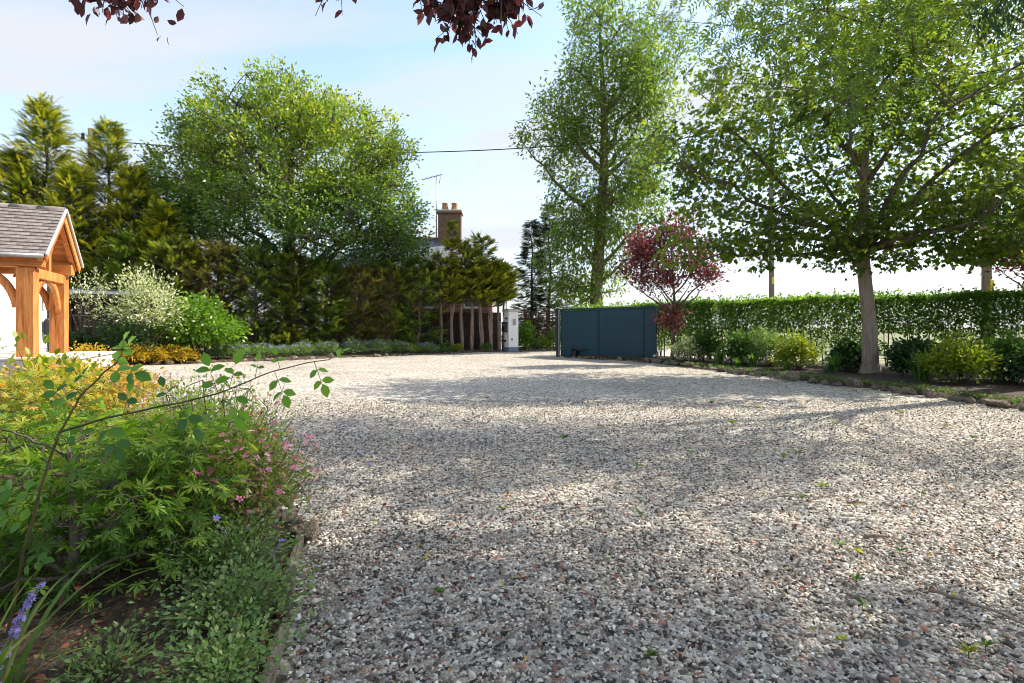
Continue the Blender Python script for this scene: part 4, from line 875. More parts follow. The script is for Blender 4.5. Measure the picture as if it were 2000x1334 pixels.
for n, a0, a1, z0, z1, zp, out in ((46000, .34, .52, .35, zt, .62, 1.0), (14000, -.5, .5, zt-.10, zt+.03, 1, 0.0), (18000, -.4, .36, .5, zt, .5, .3), (11000, -.52, -.36, .35, zt, .55, -1.0)):
    p, nn = hedge_pts(n, a0, a1, z0, z1, zp)
    gap = np.sin(p[:, 0]*2.1)+np.sin(p[:, 0]*5.3+p[:, 1]*3.1+2)+1.2*np.sin(p[:, 2]*6+p[:, 0]*3)
    k = (p[:, 2] > 1.02) | (gap > .15+.5*(1-p[:, 2])-.55-.9*((p[:, 0]+hb[0]) < 9.0)); p = p[k]; nn = nn[k]
    p[:, :2] += nn*(.05*np.sin(p[:, 0]*3.3)*np.sin(p[:, 2]*5+p[:, 1]*2.7))[:, None]
    p[:, 2] += (.030*np.sin(p[:, 0]*1.9+1)+.022*np.sin(p[:, 0]*4.7)+.015*np.sin(p[:, 1]*8.3))*(p[:, 2] > 1.2)
    PP.append(p); y = rv(len(p))*.75+np.concatenate([nn*out, np.zeros((len(p), 1))], -1); y[:, 2] += .35; YY.append(y); ZZ.append(rv(len(p))*.7+np.concatenate([nn*.4, np.full((len(p), 1), .7)], -1))
PP = np.concatenate(PP); YY = np.concatenate(YY); ZZ = np.concatenate(ZZ)
p, nn = hedge_pts(340, -.45, .45, zt, zt+.02); h_ = ru(.06, .22, 340); k = np.repeat(np.arange(340), 5); sh_ = p[k]+A(0, 0, 1)*(h_[k]*np.tile(np.linspace(.2, 1, 5), 340))[:, None]+rv(1700)*.015
PP = np.concatenate([PP, sh_]); YY = np.concatenate([YY, rv(1700)+A(0, 0, .6)]); ZZ = np.concatenate([ZZ, rv(1700)+A(0, 0, .6)])
rr = np.clip(ru(0, 1, len(PP))*.75+.12*np.sin(PP[:, 0]*1.3+PP[:, 2])+.1, 0, 1)
scatter(mb, T_diamond(.32), PP, YY, ZZ, ru(.055, .105, len(PP)), rr); mb.build('foliage', M['lf_privet'], hd)
mb = MB()
for i in range(0, 300, 4):
    p0 = np.append(hl[i]+hn[i]*ru(-.2, .25), -.05)-hb
    for k in range(2):
        e = p0+A(ru(-.3, .3), ru(-.3, .3), 0)+A(0, 0, zt*ru(.7, .97)); tube(mb, bez(p0, p0*.5+e*.5+rv(1)[0]*.08, e, 5), np.linspace(ru(.014, .03), .008, 5), 5)
n = 1400; p, nn = hedge_pts(n, -.4, .45, .4, 1.9); sticks(mb, p, p+rv(n)*A(.15, .15, .15)+A(0, 0, .15), .006, .002)
mb.build('stems', M['bark_dark'], hd)

# ------------------------------------------------------------------ shrubs
def shrub(name, label, cat, base, rad, n, per, T, size, mat, stem='stem_brown', group=None, shape=.9, spread=None, droop=.1, flowers=None, shell=1.6, nst=14, parts=0, z0=.12, bias=0, cl_=.45, flat=.9):
    base = np.asarray(base, float); t = thing(name, label, cat, base, 0, group); rx, ry, h = rad
    d = nrm(rv(n)); d[:, 2] = np.abs(d[:, 2])*2*ru(0, 1, n)**.8-.55*ru(0, 1, n)
    ph = ru(0, 6, 3); d = nrm(d); rag = 1+.16*np.sin(4*d[:, 0]+ph[0])+.16*np.sin(5*d[:, 1]+ph[1])+.14*np.sin(6*d[:, 2]+ph[2]); c = rag[:, None]*d*(ru(0, 1, n)**(1/(3*shell/1.5)))[:, None]*A(rx, ry, h*.55)*ru(.82, 1.08, n)[:, None]; c[:, 2] += h*.5
    c = c[c[:, 2] > z0*h]
    mb = MB(); far = fps(c, min(nst, len(c)))
    st = A(0, 0, -.03)+rv(len(far))*A(rx*.12, ry*.12, 0)
    N = []
    for k, j in enumerate(far):
        p = bez(st[k], st[k]*.6+c[j]*.4+A(0, 0, h*.12), c[j], 6); tube(mb, p, np.linspace(.006+.008*h, .003, 6), 5); N.append(p[2:])
    N = np.concatenate(N); b = np.linalg.norm(c[:, None]-N[None], axis=2).argmin(1); sticks(mb, N[b], c, .003, .0015)
    mb.build('stems', M[stem], t)
    spread = spread if spread is not None else A(rx, ry, h*.6)*.13
    P, Y, Zd, s, r = leaf_cloud(c, per, spread, (0, 0, h*.3), .7, droop, flat, size, cl_, bias)
    k = P[:, 2] > .01; P, Y, Zd, s, r = P[k], Y[k], Zd[k], s[k], r[k]
    to_mesh_and_parts(t, base, T, P, Y, Zd, s, r, mat, parts, 'foliage', parts > 0)
    if flowers:
        for fm, fn, fs, fz in flowers:
            d = nrm(rv(fn)); d[:, 2] = np.abs(d[:, 2])+fz; d = nrm(d); fp = d*A(rx, ry, h*.58)*ru(.88, 1.1, fn)[:, None]+A(0, 0, h*.48)
            mb = MB(); scatter(mb, T_flower(), fp, rv(fn), d+rv(fn)*.4, ru(fs[0], fs[1], fn), ru(0, 1, fn)); mb.build('flowers', M[fm], t)['kind'] = 'stuff'
    return t
OV = T_oval(.3); DI = T_diamond(.28); SL = T_diamond(.13)
shrub('variegated_willow', 'white and green variegated shrub beside the dark shed', 'shrub', (X(285, 18.6), 18.6, .08), (1.2, 1.0, 2.9), 380, 13, T_diamond(.24), (.08, .14), M['lf_salix'], 'bark_dark', z0=.46, bias=.05, spread=A(.16, .16, .13))
shrub('variegated_willow', 'pale variegated shrub spreading under the porch gable', 'shrub', (X(165, 18.4), 18.4, .08), (.85, .6, 2.75), 170, 12, T_diamond(.22), (.07, .13), M['lf_salix'], 'bark_dark', z0=.72, bias=.1)
shrub('laurel', 'bright green glossy laurel bush at the foot of the conifers', 'shrub', (X(385, 19.9), 19.9, .08), (1.45, 1.1, 1.95), 520, 14, OV, (.09, .16), M['lf_laurel'])
shrub('green_shrub', 'dark bluish shrub beneath the white variegated shrub', 'shrub', (X(255, 18.3), 18.0, .08), (.75, .6, 1.25), 200, 14, DI, (.07, .12), M['lf_dark'])
shrub('green_shrub', 'low dark bush against the boards of the shed', 'shrub', (X(155, 18.0), 18.0, .05), (.7, .5, .95), 160, 14, DI, (.08, .14), M['lf_dark'])
for px, D, rx, h, lab in ((176, 14.6, .42, .62, 'yellow leaved shrub at the end of the porch base'), (262, 17.9, .52, .62, 'yellow leaved shrub under the variegated shrub'), (300, 18.2, .4, .5, 'small yellow shrub beside the white border stones'), (352, 18.75, .55, .48, 'yellow leaved shrub spreading before the laurel')):
    shrub('golden_shrub', lab, 'shrub', (X(px, D), D, .04), (rx, rx*.8, h), 130, 13, DI, (.05, .09), M['lf_yellow'], group='yellow shrubs in the border')
LV = 'catmint clumps along the stone border'
labs = ['catmint clump with pale violet spikes beside the laurel', 'second catmint clump along from the laurel', 'wide grey-green catmint clump under the first olive conifers', 'catmint clump leaning over the border stones', 'catmint clump before the brightest conifer', 'tall flowered catmint clump in the middle of the border',
        'silvery catmint clump with sparse flowers', 'catmint clump before the brown tinged conifer', 'small catmint clump beside the ragged conifer', 'last catmint clump before the bare stems']
for i, px in enumerate((432, 462, 512, 548, 590, 640, 690, 735, 780, 830)):
    kx = np.interp(px, [250, 500, 860, 980], [0, 0, 0, 0]); D = float(np.interp(px, [300, 466, 690, 860, 972], [18.4, 20.3, 23.1, 25.7, 28.2]))+.25
    t = shrub('catmint', labs[i], 'plant', (X(px, D), D, .06), (random.uniform(.42, .62), .42, random.uniform(.4, .6)), 110, 11, SL, (.06, .11), M['lf_silver'], 'stem_green', LV, flowers=[('fl_violet', 90, (.018, .034), .5)])
for px, D, rx, h, mat, lab in ((868, 26.2, .3, .42, 'lf_mid', 'small green plant at the foot of the ragged conifer'), (893, 26.7, .25, .35, 'lf_lime', 'small lime plant among the bare stems'), (950, 27.4, .3, .4, 'lf_mid', 'low green plant between the last bare stems'), (805, 25.3, .35, .4, 'lf_lime', 'low lime plant by the border stones')):
    shrub('border_plant', lab, 'plant', (X(px, D), D, .05), (rx, rx, h), 50, 10, DI, (.05, .1), M[mat], 'stem_green', 'low plants along the border')
shrub('green_shrub', 'rounded bright green shrub beside the white gate pillar', 'shrub', (X(1026, 28.9), 28.9, .05), (.52, .45, 1.2), 200, 13, OV, (.08, .14), M['lf_laurel'], group='plants before the trellis')
for px, rx, h, mat, lab in ((1050, .35, .5, 'lf_silver', 'grey leaved plant at the foot of the trellis'), (1066, .3, .6, 'lf_lime', 'lime plant at the foot of the trellis'), (1084, .45, 1.0, 'lf_mid', 'leafy climber plant between trellis and gate post')):
    shrub('border_plant', lab, 'plant', (X(px, 29.3), 29.3, .05), (rx, rx, h), 90, 12, DI, (.06, .11), M[mat], 'stem_green', 'plants before the trellis')
# bed before the clipped hedge
RB = 'shrubs in the bed before the hedge'
for px, D, rx, ry, h, mat, T, sz, n, lab in (
    (1342, 17.9, .42, .4, .72, 'lf_salix', OV, (.06, .10), 110, 'small pale cream-edged shrub near the purple plum'),
    (1372, 18.2, .55, .5, .95, 'lf_mid', OV, (.06, .11), 200, 'leafy green shrub behind the pale cream-edged shrub'),
    (1455, 16.6, .5, .45, .85, 'lf_mid', DI, (.07, .12), 240, 'upright green shrub halfway between plum and maple'),
    (1505, 15.9, .5, .45, .95, 'lf_silver', SL, (.08, .13), 200, 'grey-green willowy shrub before the hedge'),
    (1557, 14.7, .52, .48, .85, 'lf_lime', OV, (.06, .10), 190, 'lime yellow rounded shrub on the plum side of the maple'),
    (1660, 14.2, .4, .4, .7, 'lf_dark', OV, (.07, .12), 200, 'dark green shrub close against the maple trunk'),
    (1795, 12.7, .55, .5, .8, 'lf_dark', OV, (.07, .12), 250, 'dark glossy shrub behind the lime mound'),
    (1876, 11.0, .62, .55, .80, 'lf_lime', OV, (.05, .09), 300, 'large lime green mound overhanging the border stones'),
    (1975, 11.3, .5, .5, .8, 'lf_mid', OV, (.07, .11), 250, 'green shrub beyond the large lime mound'),
    (2060, 10.4, .6, .6, .9, 'lf_dark', OV, (.07, .11), 160, 'dark shrub at the far end of the bed')):
    shrub('bed_shrub', lab, 'shrub', (X(px, D), D, .08), (rx, ry, h), n, 14, T, sz, M[mat], group=RB, z0=.05)
def strap_plant(name, label, base, n, L, w, mat, lean=.5, group=None, cat='plant', parts=True, up=1.0, dirs=None):
    t = thing(name, label, cat, base, 0, group); mbs = MB()
    for i in range(n):
        a = ru(0, 6.3) if dirs is None else ru(*dirs); l = L*ru(.65, 1.1); ln = lean*ru(.3, 1.2); p0 = A(*rv(1)[0][:2], 0)*.05*L*1.5
        d = A(math.cos(a), math.sin(a), 0); p = bez(p0, p0+A(0, 0, l*.6*up)+d*l*ln*.25, p0+d*l*ln+A(0, 0, l*up*(1-.45*ln)), 7); sd = nrm(np.cross(np.gradient(p, axis=0), d*0+A(-d[1], d[0], .01))); sd = A(-d[1], d[0], 0)
        ww = w*np.array([.8, 1, 1, .95, .8, .5, .05])[:, None]/2; v = np.concatenate([p-sd*ww, p+A(0, 0, -.0)+d*ww*.25, p+sd*ww])
        q = [[k, k+7, k+8, k+1] for k in range(6)]+[[k+7, k+14, k+15, k+8] for k in range(6)]
        m_ = MB() if parts else mbs; m_.add(v, [np.array(q)], ru(0, 1))
        if parts: m_.build('blade', mat, t, smooth=True)
    if not parts: mbs.build('foliage', mat, t)
    return t
for px, D, n, L, lab in ((1405, 16.6, 60, .55, 'grassy clump near the purple plum'), (1625, 13.6, 60, .6, 'fern-like grassy clump on the plum side of the maple'), (1800, 11.6, 60, .75, 'tall strappy clump behind the lime mound'), (1470, 15.4, 50, .5, 'grassy clump halfway between plum and maple'), (1540, 14.2, 40, .4, 'short grassy clump beside the lime rounded shrub'), (1440, 15.6, 40, .35, 'low blue-green grassy clump behind the border stones')):
    strap_plant('grass_clump', lab, (X(px, D), D, .08), n, L, .03, M['lf_mid'], .6, 'grassy clumps in the bed', parts=False)
for px, D in ((1300, 18.3), (1480, 14.3), (1585, 12.9), (1735, 10.9), (1830, 9.9)):
    pass
tf = MB()
kk = curve(KR, 700); i = rng.integers(60, 700, 2600); off = np.abs(rng.normal(0, .35, 2600))-.06
p = np.stack([kk[i, 0]+off*.8+.03, kk[i, 1]+off*.5, .09+0*off+ru(0, .05, 2600)], -1); scatter(tf, DI, p, rv(2600)+A(0, 0, .8), rv(2600)*.6+A(0, 0, 1), ru(.03, .07, 2600), ru(0, 1, 2600))
tag(tf.build('ground_cover', M['lf_mid']), 'low green ground cover creeping over the bed by the hedge', 'ground cover', kind='stuff')
ms = MB(); i = rng.integers(380, 690, 2200); off = rng.normal(.08, .10, 2200)
p = np.stack([kk[i, 0]+off, kk[i, 1]+off*.4, .13+ru(-.05, .04, 2200)], -1); scatter(ms, T_diamond(.4), p, rv(2200), rv(2200)*.4+A(0, 0, 1), ru(.015, .04, 2200), ru(0, 1, 2200))
tag(ms.build('moss', M['moss']), 'green moss over the border stones below the maple', 'moss', kind='stuff')

# ------------------------------------------------------------------ near bed
# green cut-leaved Japanese maple
base = A(-1.80, 2.25, .08)
t = thing('japanese_maple', 'green Japanese maple with finely cut leaves behind the violet flower spike', 'shrub', base)
lobes = [((-.25, .25, .55), (.60, .42, .20)), ((.12, .22, .40), (.42, .36, .18)), ((.28, .30, .58), (.30, .3, .13)), ((-.5, .25, .32), (.45, .38, .18)), ((.10, .15, .15), (.32, .28, .10)), ((.34, .18, .22), (.22, .2, .09)), ((-.35, -.05, .18), (.25, .25, .14))]
cl = in_lobes(lobes, 430, 1.6)
mb = MB(); skeleton(mb, [(0, 0, -.1), (.01, 0, .06), (.03, .03, .2), (.0, .06, .4), (-.05, .1, .62)], [.028, .022, .019, .015, .006], cl, 14, 50, .12, .011, .005, .002, .4, .15, 7)
mb.build('trunk', M['bark_dark'], t, smooth=True)
P, Y, Zd, s, r = leaf_cloud(cl, 4.6, (.06, .06, .03), (0, .1, .2), .55, .45, 1.0, (.062, .10), .4, -.04)
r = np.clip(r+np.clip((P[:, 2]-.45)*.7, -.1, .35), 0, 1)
to_mesh_and_parts(t, base, T_ACER, P, Y, Zd, s, r, M['lf_acer'], 290, 'foliage', True)
# orange tipped one behind it
base = A(-3.15, 3.75, .08)
t = thing('japanese_maple', 'low mounded Japanese maple with orange and yellow leaf tips', 'shrub', base)
lobes = [((-.1, 0, .58), (.62, .55, .20)), ((.35, .0, .50), (.35, .35, .18)), ((-.7, 0, .62), (.6, .5, .2)), ((.1, -.2, .38), (.6, .3, .2)), ((.2, .3, .66), (.4, .35, .14)), ((-.6, -.25, .4), (.6, .3, .2))]
cl = in_lobes(lobes, 520, 2.0)
mb = MB(); skeleton(mb, [(0, 0, -.1), (.01, 0, .06), (.03, .03, .2), (-.05, .0, .6)], [.035, .028, .024, .006], cl, 14, 60, .12, .013, .006, .002, .5, .1, 7)
mb.build('trunk', M['bark_dark'], t, smooth=True)
P, Y, Zd, s, r = leaf_cloud(cl, 6.5, (.07, .07, .035), (0, .1, .2), .6, .2, 1.0, (.042, .068), .4, -.24)
r = np.clip(r+np.clip((P[:, 2]-.42)*1.2, -.1, .55)+.15*(P[:, 0] > .25), 0, 1)
to_mesh_and_parts(t, base, T_ACER, P, Y, Zd, s, r, M['lf_acer_orange'], 180, 'foliage', True)
shrub('lime_shrub', 'bright lime green leafy plant poking above the orange Japanese maple', 'plant', (-3.75, 4.6, .08), (.45, .4, .85), 90, 10, OV, (.05, .09), M['lf_lime'], 'stem_green', bias=.1)
shrub('peach_shrub', 'peach and yellow leaved shrub between the porch base and the orange maple', 'shrub', (-5.35, 7.3, .08), (.75, .6, .62), 240, 13, DI, (.04, .07), M['lf_acer_orange'], bias=.25)
shrub('peach_shrub', 'low peach leaved shrub in front of the porch base', 'shrub', (-7.3, 8.9, .08), (.7, .6, .55), 200, 13, DI, (.05, .08), M['lf_yellow'], bias=.1)

# salvia with red flowers
base = (-1.72, 3.25, .08)
t = shrub('salvia', 'airy salvia bush with small red flowers on thin stems', 'shrub', base, (.50, .52, .72), 720, 10, T_diamond(.24), (.018, .032), M['lf_salvia'], 'stem_brown', nst=60, z0=.02, shell=1.1, spread=A(.05, .05, .045), bias=.08)
def stalk_flowers(t, pts, r0, mat, size, stemmat, names=('flower_stem', 'flower'), petals=5):
    sm = MB(); fm = MB(); fm.add(*T_flower(petals), .3); fme = fm.mesh(names[1], M[mat]); fm2 = MB(); fm2.add(*T_flower(petals), .9); fme2 = fm2.mesh(names[1], M[mat])
    for p0, p1 in pts:
        tube(sm, bez(p0, p0*.5+p1*.5+rv(1)[0]*.02, p1, 5), np.linspace(r0, r0*.5, 5), 4)
        o = link(names[1], random.choice((fme, fme2)), t, p1); sz = ru(*size); o.scale = (sz, sz, sz)
        o.rotation_euler = (ru(-.9, .9), ru(-.9, .9), ru(0, 6))
    sm.build(names[0], M[stemmat], t)['kind'] = 'stuff'
pts = []
for i in range(46):
    a = ru(0, 6.3); q = A(math.cos(a)*.42*ru(.2, 1.15), math.sin(a)*.45*ru(.2, 1.1), ru(.55, .86)); pts.append((q*A(.7, .7, .5), q))
stalk_flowers(t, pts, .0018, 'fl_red', (.009, .015), 'stem_green')
# pink flowers spilling over the edging
base = (-1.44, 2.95, .06)
t = shrub('pink_flower_bush', 'bushy plant covered in small pink flowers spilling over the gravel edge', 'plant', base, (.32, .40, .58), 540, 10, T_diamond(.24), (.018, .034), M['lf_salvia'], 'stem_green', nst=40, z0=.02, shell=1.2, spread=A(.045, .045, .04), bias=.18)
pts = []
for i in range(340):
    a = ru(-2.6, 1.2); k = ru(.25, 1.12); q = A(math.cos(a)*.36*k, math.sin(a)*.40*k, ru(.22, .70)*(1.05-.25*k)); pts.append((q*A(.85, .85, .8), q))
stalk_flowers(t, pts, .0014, 'fl_pink', (.014, .023), 'stem_green')
# violet catmint behind
t = shrub('catmint', 'loose violet flowered catmint behind the red salvia', 'plant', (-2.35, 4.05, .08), (.45, .42, .66), 260, 8, SL, (.025, .045), M['lf_salvia'], 'stem_green', nst=40, z0=.05, shell=1.1, spread=A(.05, .05, .05))
pts = []
for i in range(120):
    a = ru(0, 6.3); k = ru(.1, 1.1); q = A(math.cos(a)*.42*k, math.sin(a)*.40*k, ru(.5, .80)); pts.append((q*A(.85, .85, .7), q))
stalk_flowers(t, pts, .0014, 'fl_violet', (.008, .014), 'stem_green')
shrub('lavender', 'grey-green lavender trailing at the far tip of the near bed', 'plant', (-3.0, 5.2, .06), (.5, .4, .45), 160, 9, SL, (.03, .05), M['lf_silver'], 'stem_green', flowers=[('fl_violet', 70, (.009, .014), .5)])
# silver-green carpet plants
CG = 'silver-green carpet plants in the near bed'
for (x, y, rx, h, n, lab) in ((-1.02, 2.12, .23, .22, 200, 'silver-green carpet plant leaning on the edging slabs'), (-.91, 1.74, .20, .17, 180, 'silver-green carpet plant at the corner of the edging'), (-1.20, 2.45, .24, .28, 190, 'silver-green carpet plant under the pink flowers'), (-1.30, 1.80, .18, .10, 60, 'thin silver-green carpet plant on bare soil')):
    shrub('carpet_plant', lab, 'plant', (x, y, .07), (rx, rx, h), n, 8, T_diamond(.3), (.013, .028), M['lf_silver'], 'stem_green', CG, nst=40, z0=.0, shell=.8, spread=A(.05, .05, .03))
t = thing('arching_catmint', 'thin catmint stems with violet tips arching out over the gravel', 'plant', (-1.08, 2.45, .1))
pts = [(A(0, 0, 0), A(.34, .45, .40)), (A(0, 0, 0), A(.28, .50, .45)), (A(-.1, 0, 0), A(.24, .1, .36)), (A(0, -.1, 0), A(-.1, -.2, .34)), (A(0, -.1, 0), A(.16, -.2, .25)), (A(0, .1, 0), A(.12, .72, .56))]
stalk_flowers(t, pts, .0025, 'fl_violet', (.012, .018), 'stem_green'); fl = MB()
for p0, p1 in pts:
    n = 16; u_ = ru(.72, 1, n)[:, None]; scatter(fl, SL, p0*(1-u_)+p1*u_+rv(n)*.006, rv(n), rv(n), ru(.010, .018, n), ru(0, 1, n))
fl.build('flower_spikes', M['fl_violet'], t)['kind'] = 'stuff'
# strap-leaved clump with a violet spike
strap_plant('iris_clump', 'clump of long upright strap leaves at the front of the near bed', (-1.50, 1.60, .08), 16, .50, .016, M['lf_blade'], .75, dirs=(-.6, 1.9))
strap_plant('iris_clump', 'second clump of strap leaves beside the rose stem', (-1.72, 1.75, .08), 9, .55, .016, M['lf_blade'], .45)
t = thing('violet_flower_spike', 'thick violet flower spike among the strap leaves', 'flower', (-1.53, 1.66, .08))
stp = bez(A(0, 0, 0), A(.02, 0, .2), A(.13, .02, .36), 10); mb = MB(); tube(mb, stp, np.linspace(.004, .002, 10), 5); mb.build('stem', M['stem_green'], t)
fm = MB(); fm.add(T_flower(6, .25)[0]*A(1, 1, 3), T_flower(6, .25)[1], .6); fme = fm.mesh('bell', M['fl_violet'])
for i in range(70):
    u_ = ru(.25, 1); p = np.array([np.interp(u_*9, np.arange(10), stp[:, k]) for k in range(3)])+rv(1)[0]*.015*(1.25-u_); o = link('bell', fme, t, p); o.rotation_euler = (ru(-1.4, 1.4), ru(-1.4, 1.4), ru(0, 6)); sz = ru(.008, .014); o.scale = (sz, sz, sz)
t = thing('violet_flower_spike', 'smaller bluish flower spike low beside the rose stem', 'flower', (-1.66, 1.66, .08))
stp = bez(A(0, 0, 0), A(.02, 0, .1), A(.06, .0, .22), 10); mb = MB(); tube(mb, stp, np.linspace(.004, .002, 10), 5); mb.build('stem', M['stem_green'], t)
for i in range(14):
    u_ = ru(.3, 1); p = np.array([np.interp(u_*9, np.arange(10), stp[:, k]) for k in range(3)])+rv(1)[0]*.010; o = link('bell', fme, t, p); o.rotation_euler = (ru(-1.4, 1.4), ru(-1.4, 1.4), ru(0, 6)); sz = ru(.008, .014); o.scale = (sz, sz, sz)
# pieces of low greenery and dead stems under the bushes
shrub('under_shrub', 'small leafy seedling on the soil under the Japanese maple', 'plant', (-1.55, 2.65, .08), (.25, .2, .22), 60, 7, OV, (.025, .04), M['lf_mid'], 'stem_green')
t = shrub('bare_stemmed_bush', 'twiggy dark stemmed base of a bush between maple and salvia', 'shrub', (-1.85, 2.95, .08), (.32, .25, .5), 150, 5, DI, (.015, .03), M['lf_salvia'], 'stem_brown', nst=55, z0=.3)
# rose stem
rb = A(-1.80, 2.0, .08)
t = thing('rose', 'single arching rose stem with bright green leaflets reaching out over the drive', 'rose', rb)
mainp = np.array([(-1.80, 2.0, .06), (-1.735, 2.0, .40), (-1.66, 2.0, .68), (-1.605, 2.0, .83)])-rb
upp = np.array([(-1.605, 2.0, .83), (-1.53, 2.0, .96), (-1.44, 2.0, 1.05), (-1.39, 2.0, 1.085)])-rb
outp = np.array([(-1.605, 2.0, .83), (-1.42, 2.0, .885), (-1.2, 2.02, .93), (-1.05, 2.03, .965), (-.9, 2.04, 1.03), (-.76, 2.05, 1.07), (-.66, 2.05, 1.085)])-rb
for nm, pp, r0, r1 in (('stem', mainp, .0065, .005), ('side_stem', upp, .0042, .0025), ('arching_stem', outp, .0045, .0016)):
    mb = MB(); tube(mb, curve(pp, 24)+rv(24)*.0012, np.linspace(r0, r1, 24), 7); mb.build(nm, M['rose_stem'], t, smooth=True)
LT = T_oval(.34, .07, .10); lp = []; ly = []; lz = []; ls = []; lr = []
def rose_leaf(p, d, L, n, bright):
    """compound leaf: stalk with leaflets in pairs and one at the end"""
    p = A(*p)-rb; d = nrm(A(*d)); up = A(0, -.75, .65); sd = nrm(np.cross(d, up)); q = [p+d*L*u_+A(0, 0, -.12*L)*u_*u_ for u_ in np.linspace(0, 1, 6)]
    pet = MB(); tube(pet, q, np.linspace(.0013, .0007, 6), 4); pet.build('leaf_stalk', M['rose_stem'], t)
    def lf(o, a, l):
        lp.append(o); ly.append(nrm(d*math.cos(a)+sd*math.sin(a)+A(0, 0, -.18)+rv(1)[0]*.12)); lz.append(up+rv(1)[0]*.25); ls.append(l*ru(.9, 1.1)); lr.append(np.clip(bright+ru(-.15, .15), 0, .99))
    for k in range(n):
        u_ = .35+.5*k/max(1, n-1) if n > 1 else .6; o = p+d*L*u_
        lf(o, 1.15, L*.52); lf(o, -1.15, L*.52)
    lf(p+d*L, 0, L*.6)
for p, d, L, n, b in (((-.665, 2.05, 1.085), (.75, 0, .45), .055, 1, .9), ((-.72, 2.05, 1.075), (.35, 0, -.9), .085, 2, .8), ((-.86, 2.04, 1.04), (.35, 0, -.85), .09, 2, .75), ((-.84, 2.04, 1.05), (-.2, 0, .8), .05, 1, .9), ((-.93, 2.04, 1.02), (.15, 0, .85), .06, 1, .75),
                      ((-1.0, 2.03, .985), (.1, .1, -.9), .10, 2, .6), ((-1.06, 2.03, .965), (-.3, 0, .9), .10, 2, .6), ((-1.02, 2.03, .98), (.25, 0, .95), .09, 1, .7), ((-1.22, 2.02, .925), (-.35, 0, .75), .07, 1, .2), ((-1.2, 2.02, .925), (.55, 0, -.8), .10, 1, .1),
                      ((-1.38, 2.0, .895), (.2, 0, .8), .08, 1, .2), ((-1.45, 2.0, .875), (.4, 0, -.85), .11, 2, .12), ((-1.56, 2.0, .92), (-.6, 0, .55), .09, 2, .25), ((-1.48, 2.0, 1.01), (-.6, 0, .3), .08, 1, .35), ((-1.42, 2.0, 1.06), (.5, 0, .7), .09, 2, .85), ((-1.39, 2.0, 1.085), (.15, 0, 1), .07, 1, .9), ((-1.44, 2.0, 1.05), (.9, 0, -.1), .10, 2, .3),
                      ((-1.71, 2.0, .5), (-.8, 0, .3), .09, 2, .5), ((-1.75, 2.0, .35), (.8, 0, .25), .08, 2, .4), ((-1.68, 2.0, .62), (-.9, -.2, .1), .10, 2, .45), ((-1.62, 2.0, .8), (.8, 0, .25), .09, 1, .3)):
    rose_leaf(p, d, L, n, b)
leaf_parts('leaflet', LT, np.array(lp), np.array(ly), np.array(lz), np.array(ls), np.array(lr), M['lf_rose'], t)

# ------------------------------------------------------------------ things lying on the drive
def at_px(px, py):
    D = 1320/(py-640); return X(px, D), D
WG = 'green weeds sprouting in the gravel'
wl_ = ((830, 1102, 'tiny upright weed in the gravel opposite the pink flowers'), (862, 1166, 'star-shaped weed with pale leaf tips in the gravel'), (1270, 1292, None), (1892, 1282, None), (1925, 1272, None), (1640, 1072, None), (1675, 1085, None), (1758, 1085, None), (1568, 977, None), (1605, 955, None), (1800, 970, None), (1672, 1140, None), (1645, 1262, None), (1685, 1190, None), (1245, 915, None), (1530, 895, None), (1560, 890, None), (1850, 835, None), (1760, 810, None), (1480, 800, None), (1390, 790, None), (1630, 830, None), (1710, 795, None), (1900, 860, None), (1430, 830, None), (1350, 888, None), (1100, 860, None), (980, 1000, None), (1250, 1010, None), (1190, 1100, None))
for k, (px, py, lab) in enumerate(wl_):
    x, D = at_px(px, py); sz = .045+.012*D*(.3 if D > 4 else 0)
    t = thing('weed', lab or 'small green weed sprouting among the gravel stones', 'weed', (x, D, .012), ru(0, 6), WG)
    if lab is None: pass
    n = random.randint(5, 9); a = ru(0, 6.3, n); mb = MB()
    scatter(mb, T_oval(.2, .1, .2), np.zeros((n, 3))+A(0, 0, .008), np.stack([np.cos(a), np.sin(a), ru(.25, 1.2, n)], -1), rv(n)*.3+A(0, 0, 1), ru(.6, 1.1, n)*sz, ru(.2, 1, n)); mb.build('leaves', M['lf_lime'] if k % 3 == 0 else M['lf_mid'], t)
    mb = MB(); tube(mb, [(0, 0, -.02), (0, 0, .012)], .002, 4); mb.build('stem', M['stem_green'], t)
wp = MB(); n = 2600; i = rng.integers(150, 640, n); off = rng.gamma(1.4, .55, n)
c = curve(KR, 700)[i]; cx = c[:, 0]-off; cy = c[:, 1]-off*.35; gsel = (np.sin(cx*4.1)+np.sin(cy*3.7+cx*2)+ru(-1, 1, n)) > .9
p = np.stack([cx, cy, gz(cx, cy)+.012], -1)[gsel]; scatter(wp, T_oval(.25), p, rv(len(p))+A(0, 0, .5), rv(len(p))*.4+A(0, 0, 1), ru(.02, .05, len(p)), ru(0, 1, len(p)))
tag(wp.build('weeds', M['lf_mid']), 'sparse green weeds creeping over the gravel by the bed', 'weeds', kind='stuff')
lt = MB(); n = 1500; y = ru(1.5, 7, n); x = ru(-1, 1, n)*y; k = (bed_side(x, y) > .05) & (kr_side(x, y) > 0); x, y = x[k], y[k]
scatter(lt, T_oval(.3, .12, .3), np.stack([x, y, gz(x, y)+.026], -1), rv(len(x))*A(1, 1, .3), rv(len(x))*.5+A(0, 0, 1), ru(.012, .034, len(x)), ru(0, 1, len(x)))
tag(lt.build('fallen_leaves', M['litter']), 'dry red and brown leaves scattered over the gravel', 'fallen leaves', kind='stuff')
sl_ = MB(); n = 2600; x = ru(-3.4, -.8, n); y = ru(1.3, 5, n); k = bed_side(x, y) < -.03; x, y = x[k], y[k]
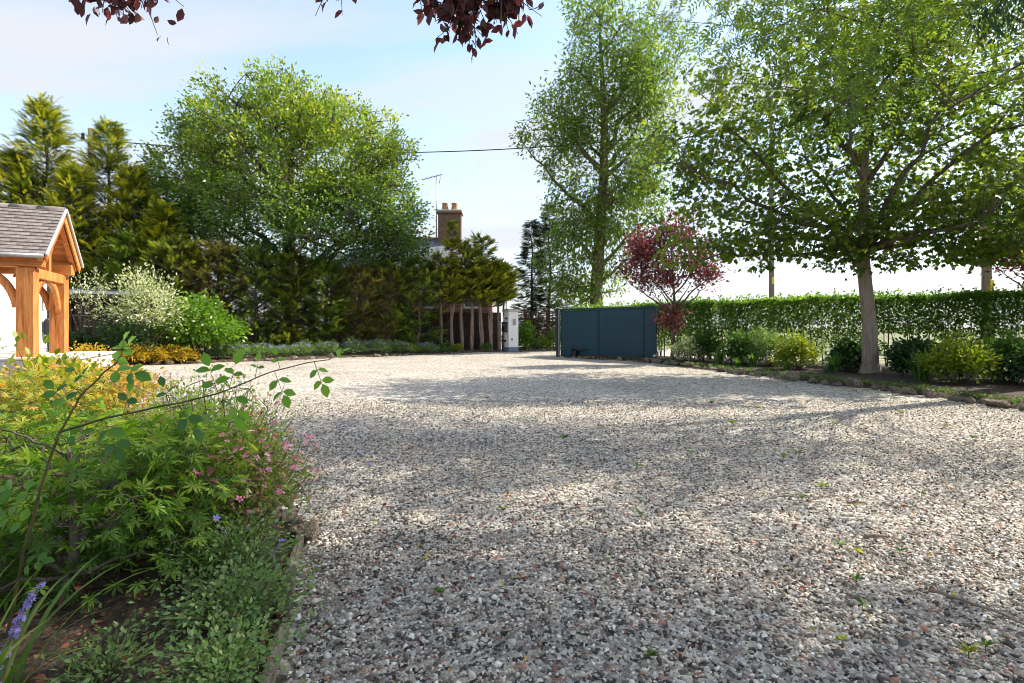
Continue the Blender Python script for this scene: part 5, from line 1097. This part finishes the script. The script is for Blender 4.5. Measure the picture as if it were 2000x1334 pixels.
scatter(sl_, T_oval(.34, .12, .3), np.stack([x, y, .115+ru(-.02, .02, len(x))], -1), rv(len(x))*A(1, 1, .3), rv(len(x))*.6+A(0, 0, 1), ru(.012, .035, len(x)), ru(0, .7, len(x)))
tag(sl_.build('leaf_litter', M['litter']), 'brown leaf litter on the soil of the near bed', 'leaf litter', kind='stuff')
TG = 'dry twigs lying on the gravel'
for k, (a, b, bend, rad, lab) in enumerate((((1815, 1165), (2010, 1240), .02, .006, 'longest dry twig on the gravel, nearly straight'), ((1475, 1000), (1560, 975), .05, .004, 'thin curved twig beside a yellow-green weed'), ((1500, 1212), (1532, 1178), .03, .006, 'hooked dry twig with a thick end'), ((1655, 990), (1692, 992), .0, .007, 'short thick stick on sunny gravel'),
                                            ((1690, 1058), (1735, 1060), .01, .010, 'stubby dark bark piece on sunny gravel'), ((1780, 1055), (1840, 1050), .03, .004, 'short bent twig beside the dark bark piece'), ((630, 1200), (672, 1178), .01, .003, 'pale twig on the gravel by the edging slabs'), ((1710, 1290), (1745, 1334), .01, .004, 'pale straight twig near the tiny upright weeds'), ((1395, 1265), (1410, 1300), .02, .003, 'small pale twig bent like a hook'), ((1420, 1310), (1450, 1285), .0, .006, 'short dark stick among pale stones'), ((990, 1260), (1060, 1225), .02, .003, 'faint thin twig in the open gravel'))):
    x0, y0 = at_px(*a); x1, y1 = at_px(*b); c = A((x0+x1)/2, (y0+y1)/2, .036); p0 = A(x0, y0, .03)-c; p1 = A(x1, y1, .032)-c; d = p1-p0
    pp = bez(p0, A(-d[1], d[0], .0)*bend*4+A(0, 0, .006), p1, 10)+rv(10)*.0025; mb = MB(); rad *= 1.4; tube(mb, pp, np.linspace(rad, rad*.5, 10), 6)
    tt = thing('twig', lab, 'twig', c, 0, TG); mb.build('stick', M['twig'], tt, smooth=True)
    mb = MB(); tube(mb, [pp[5], pp[5]+A(-d[1], d[0], .1)*.12+d*.08], [rad*.5, rad*.2], 5); mb.build('side_shoot', M['twig'], tt)
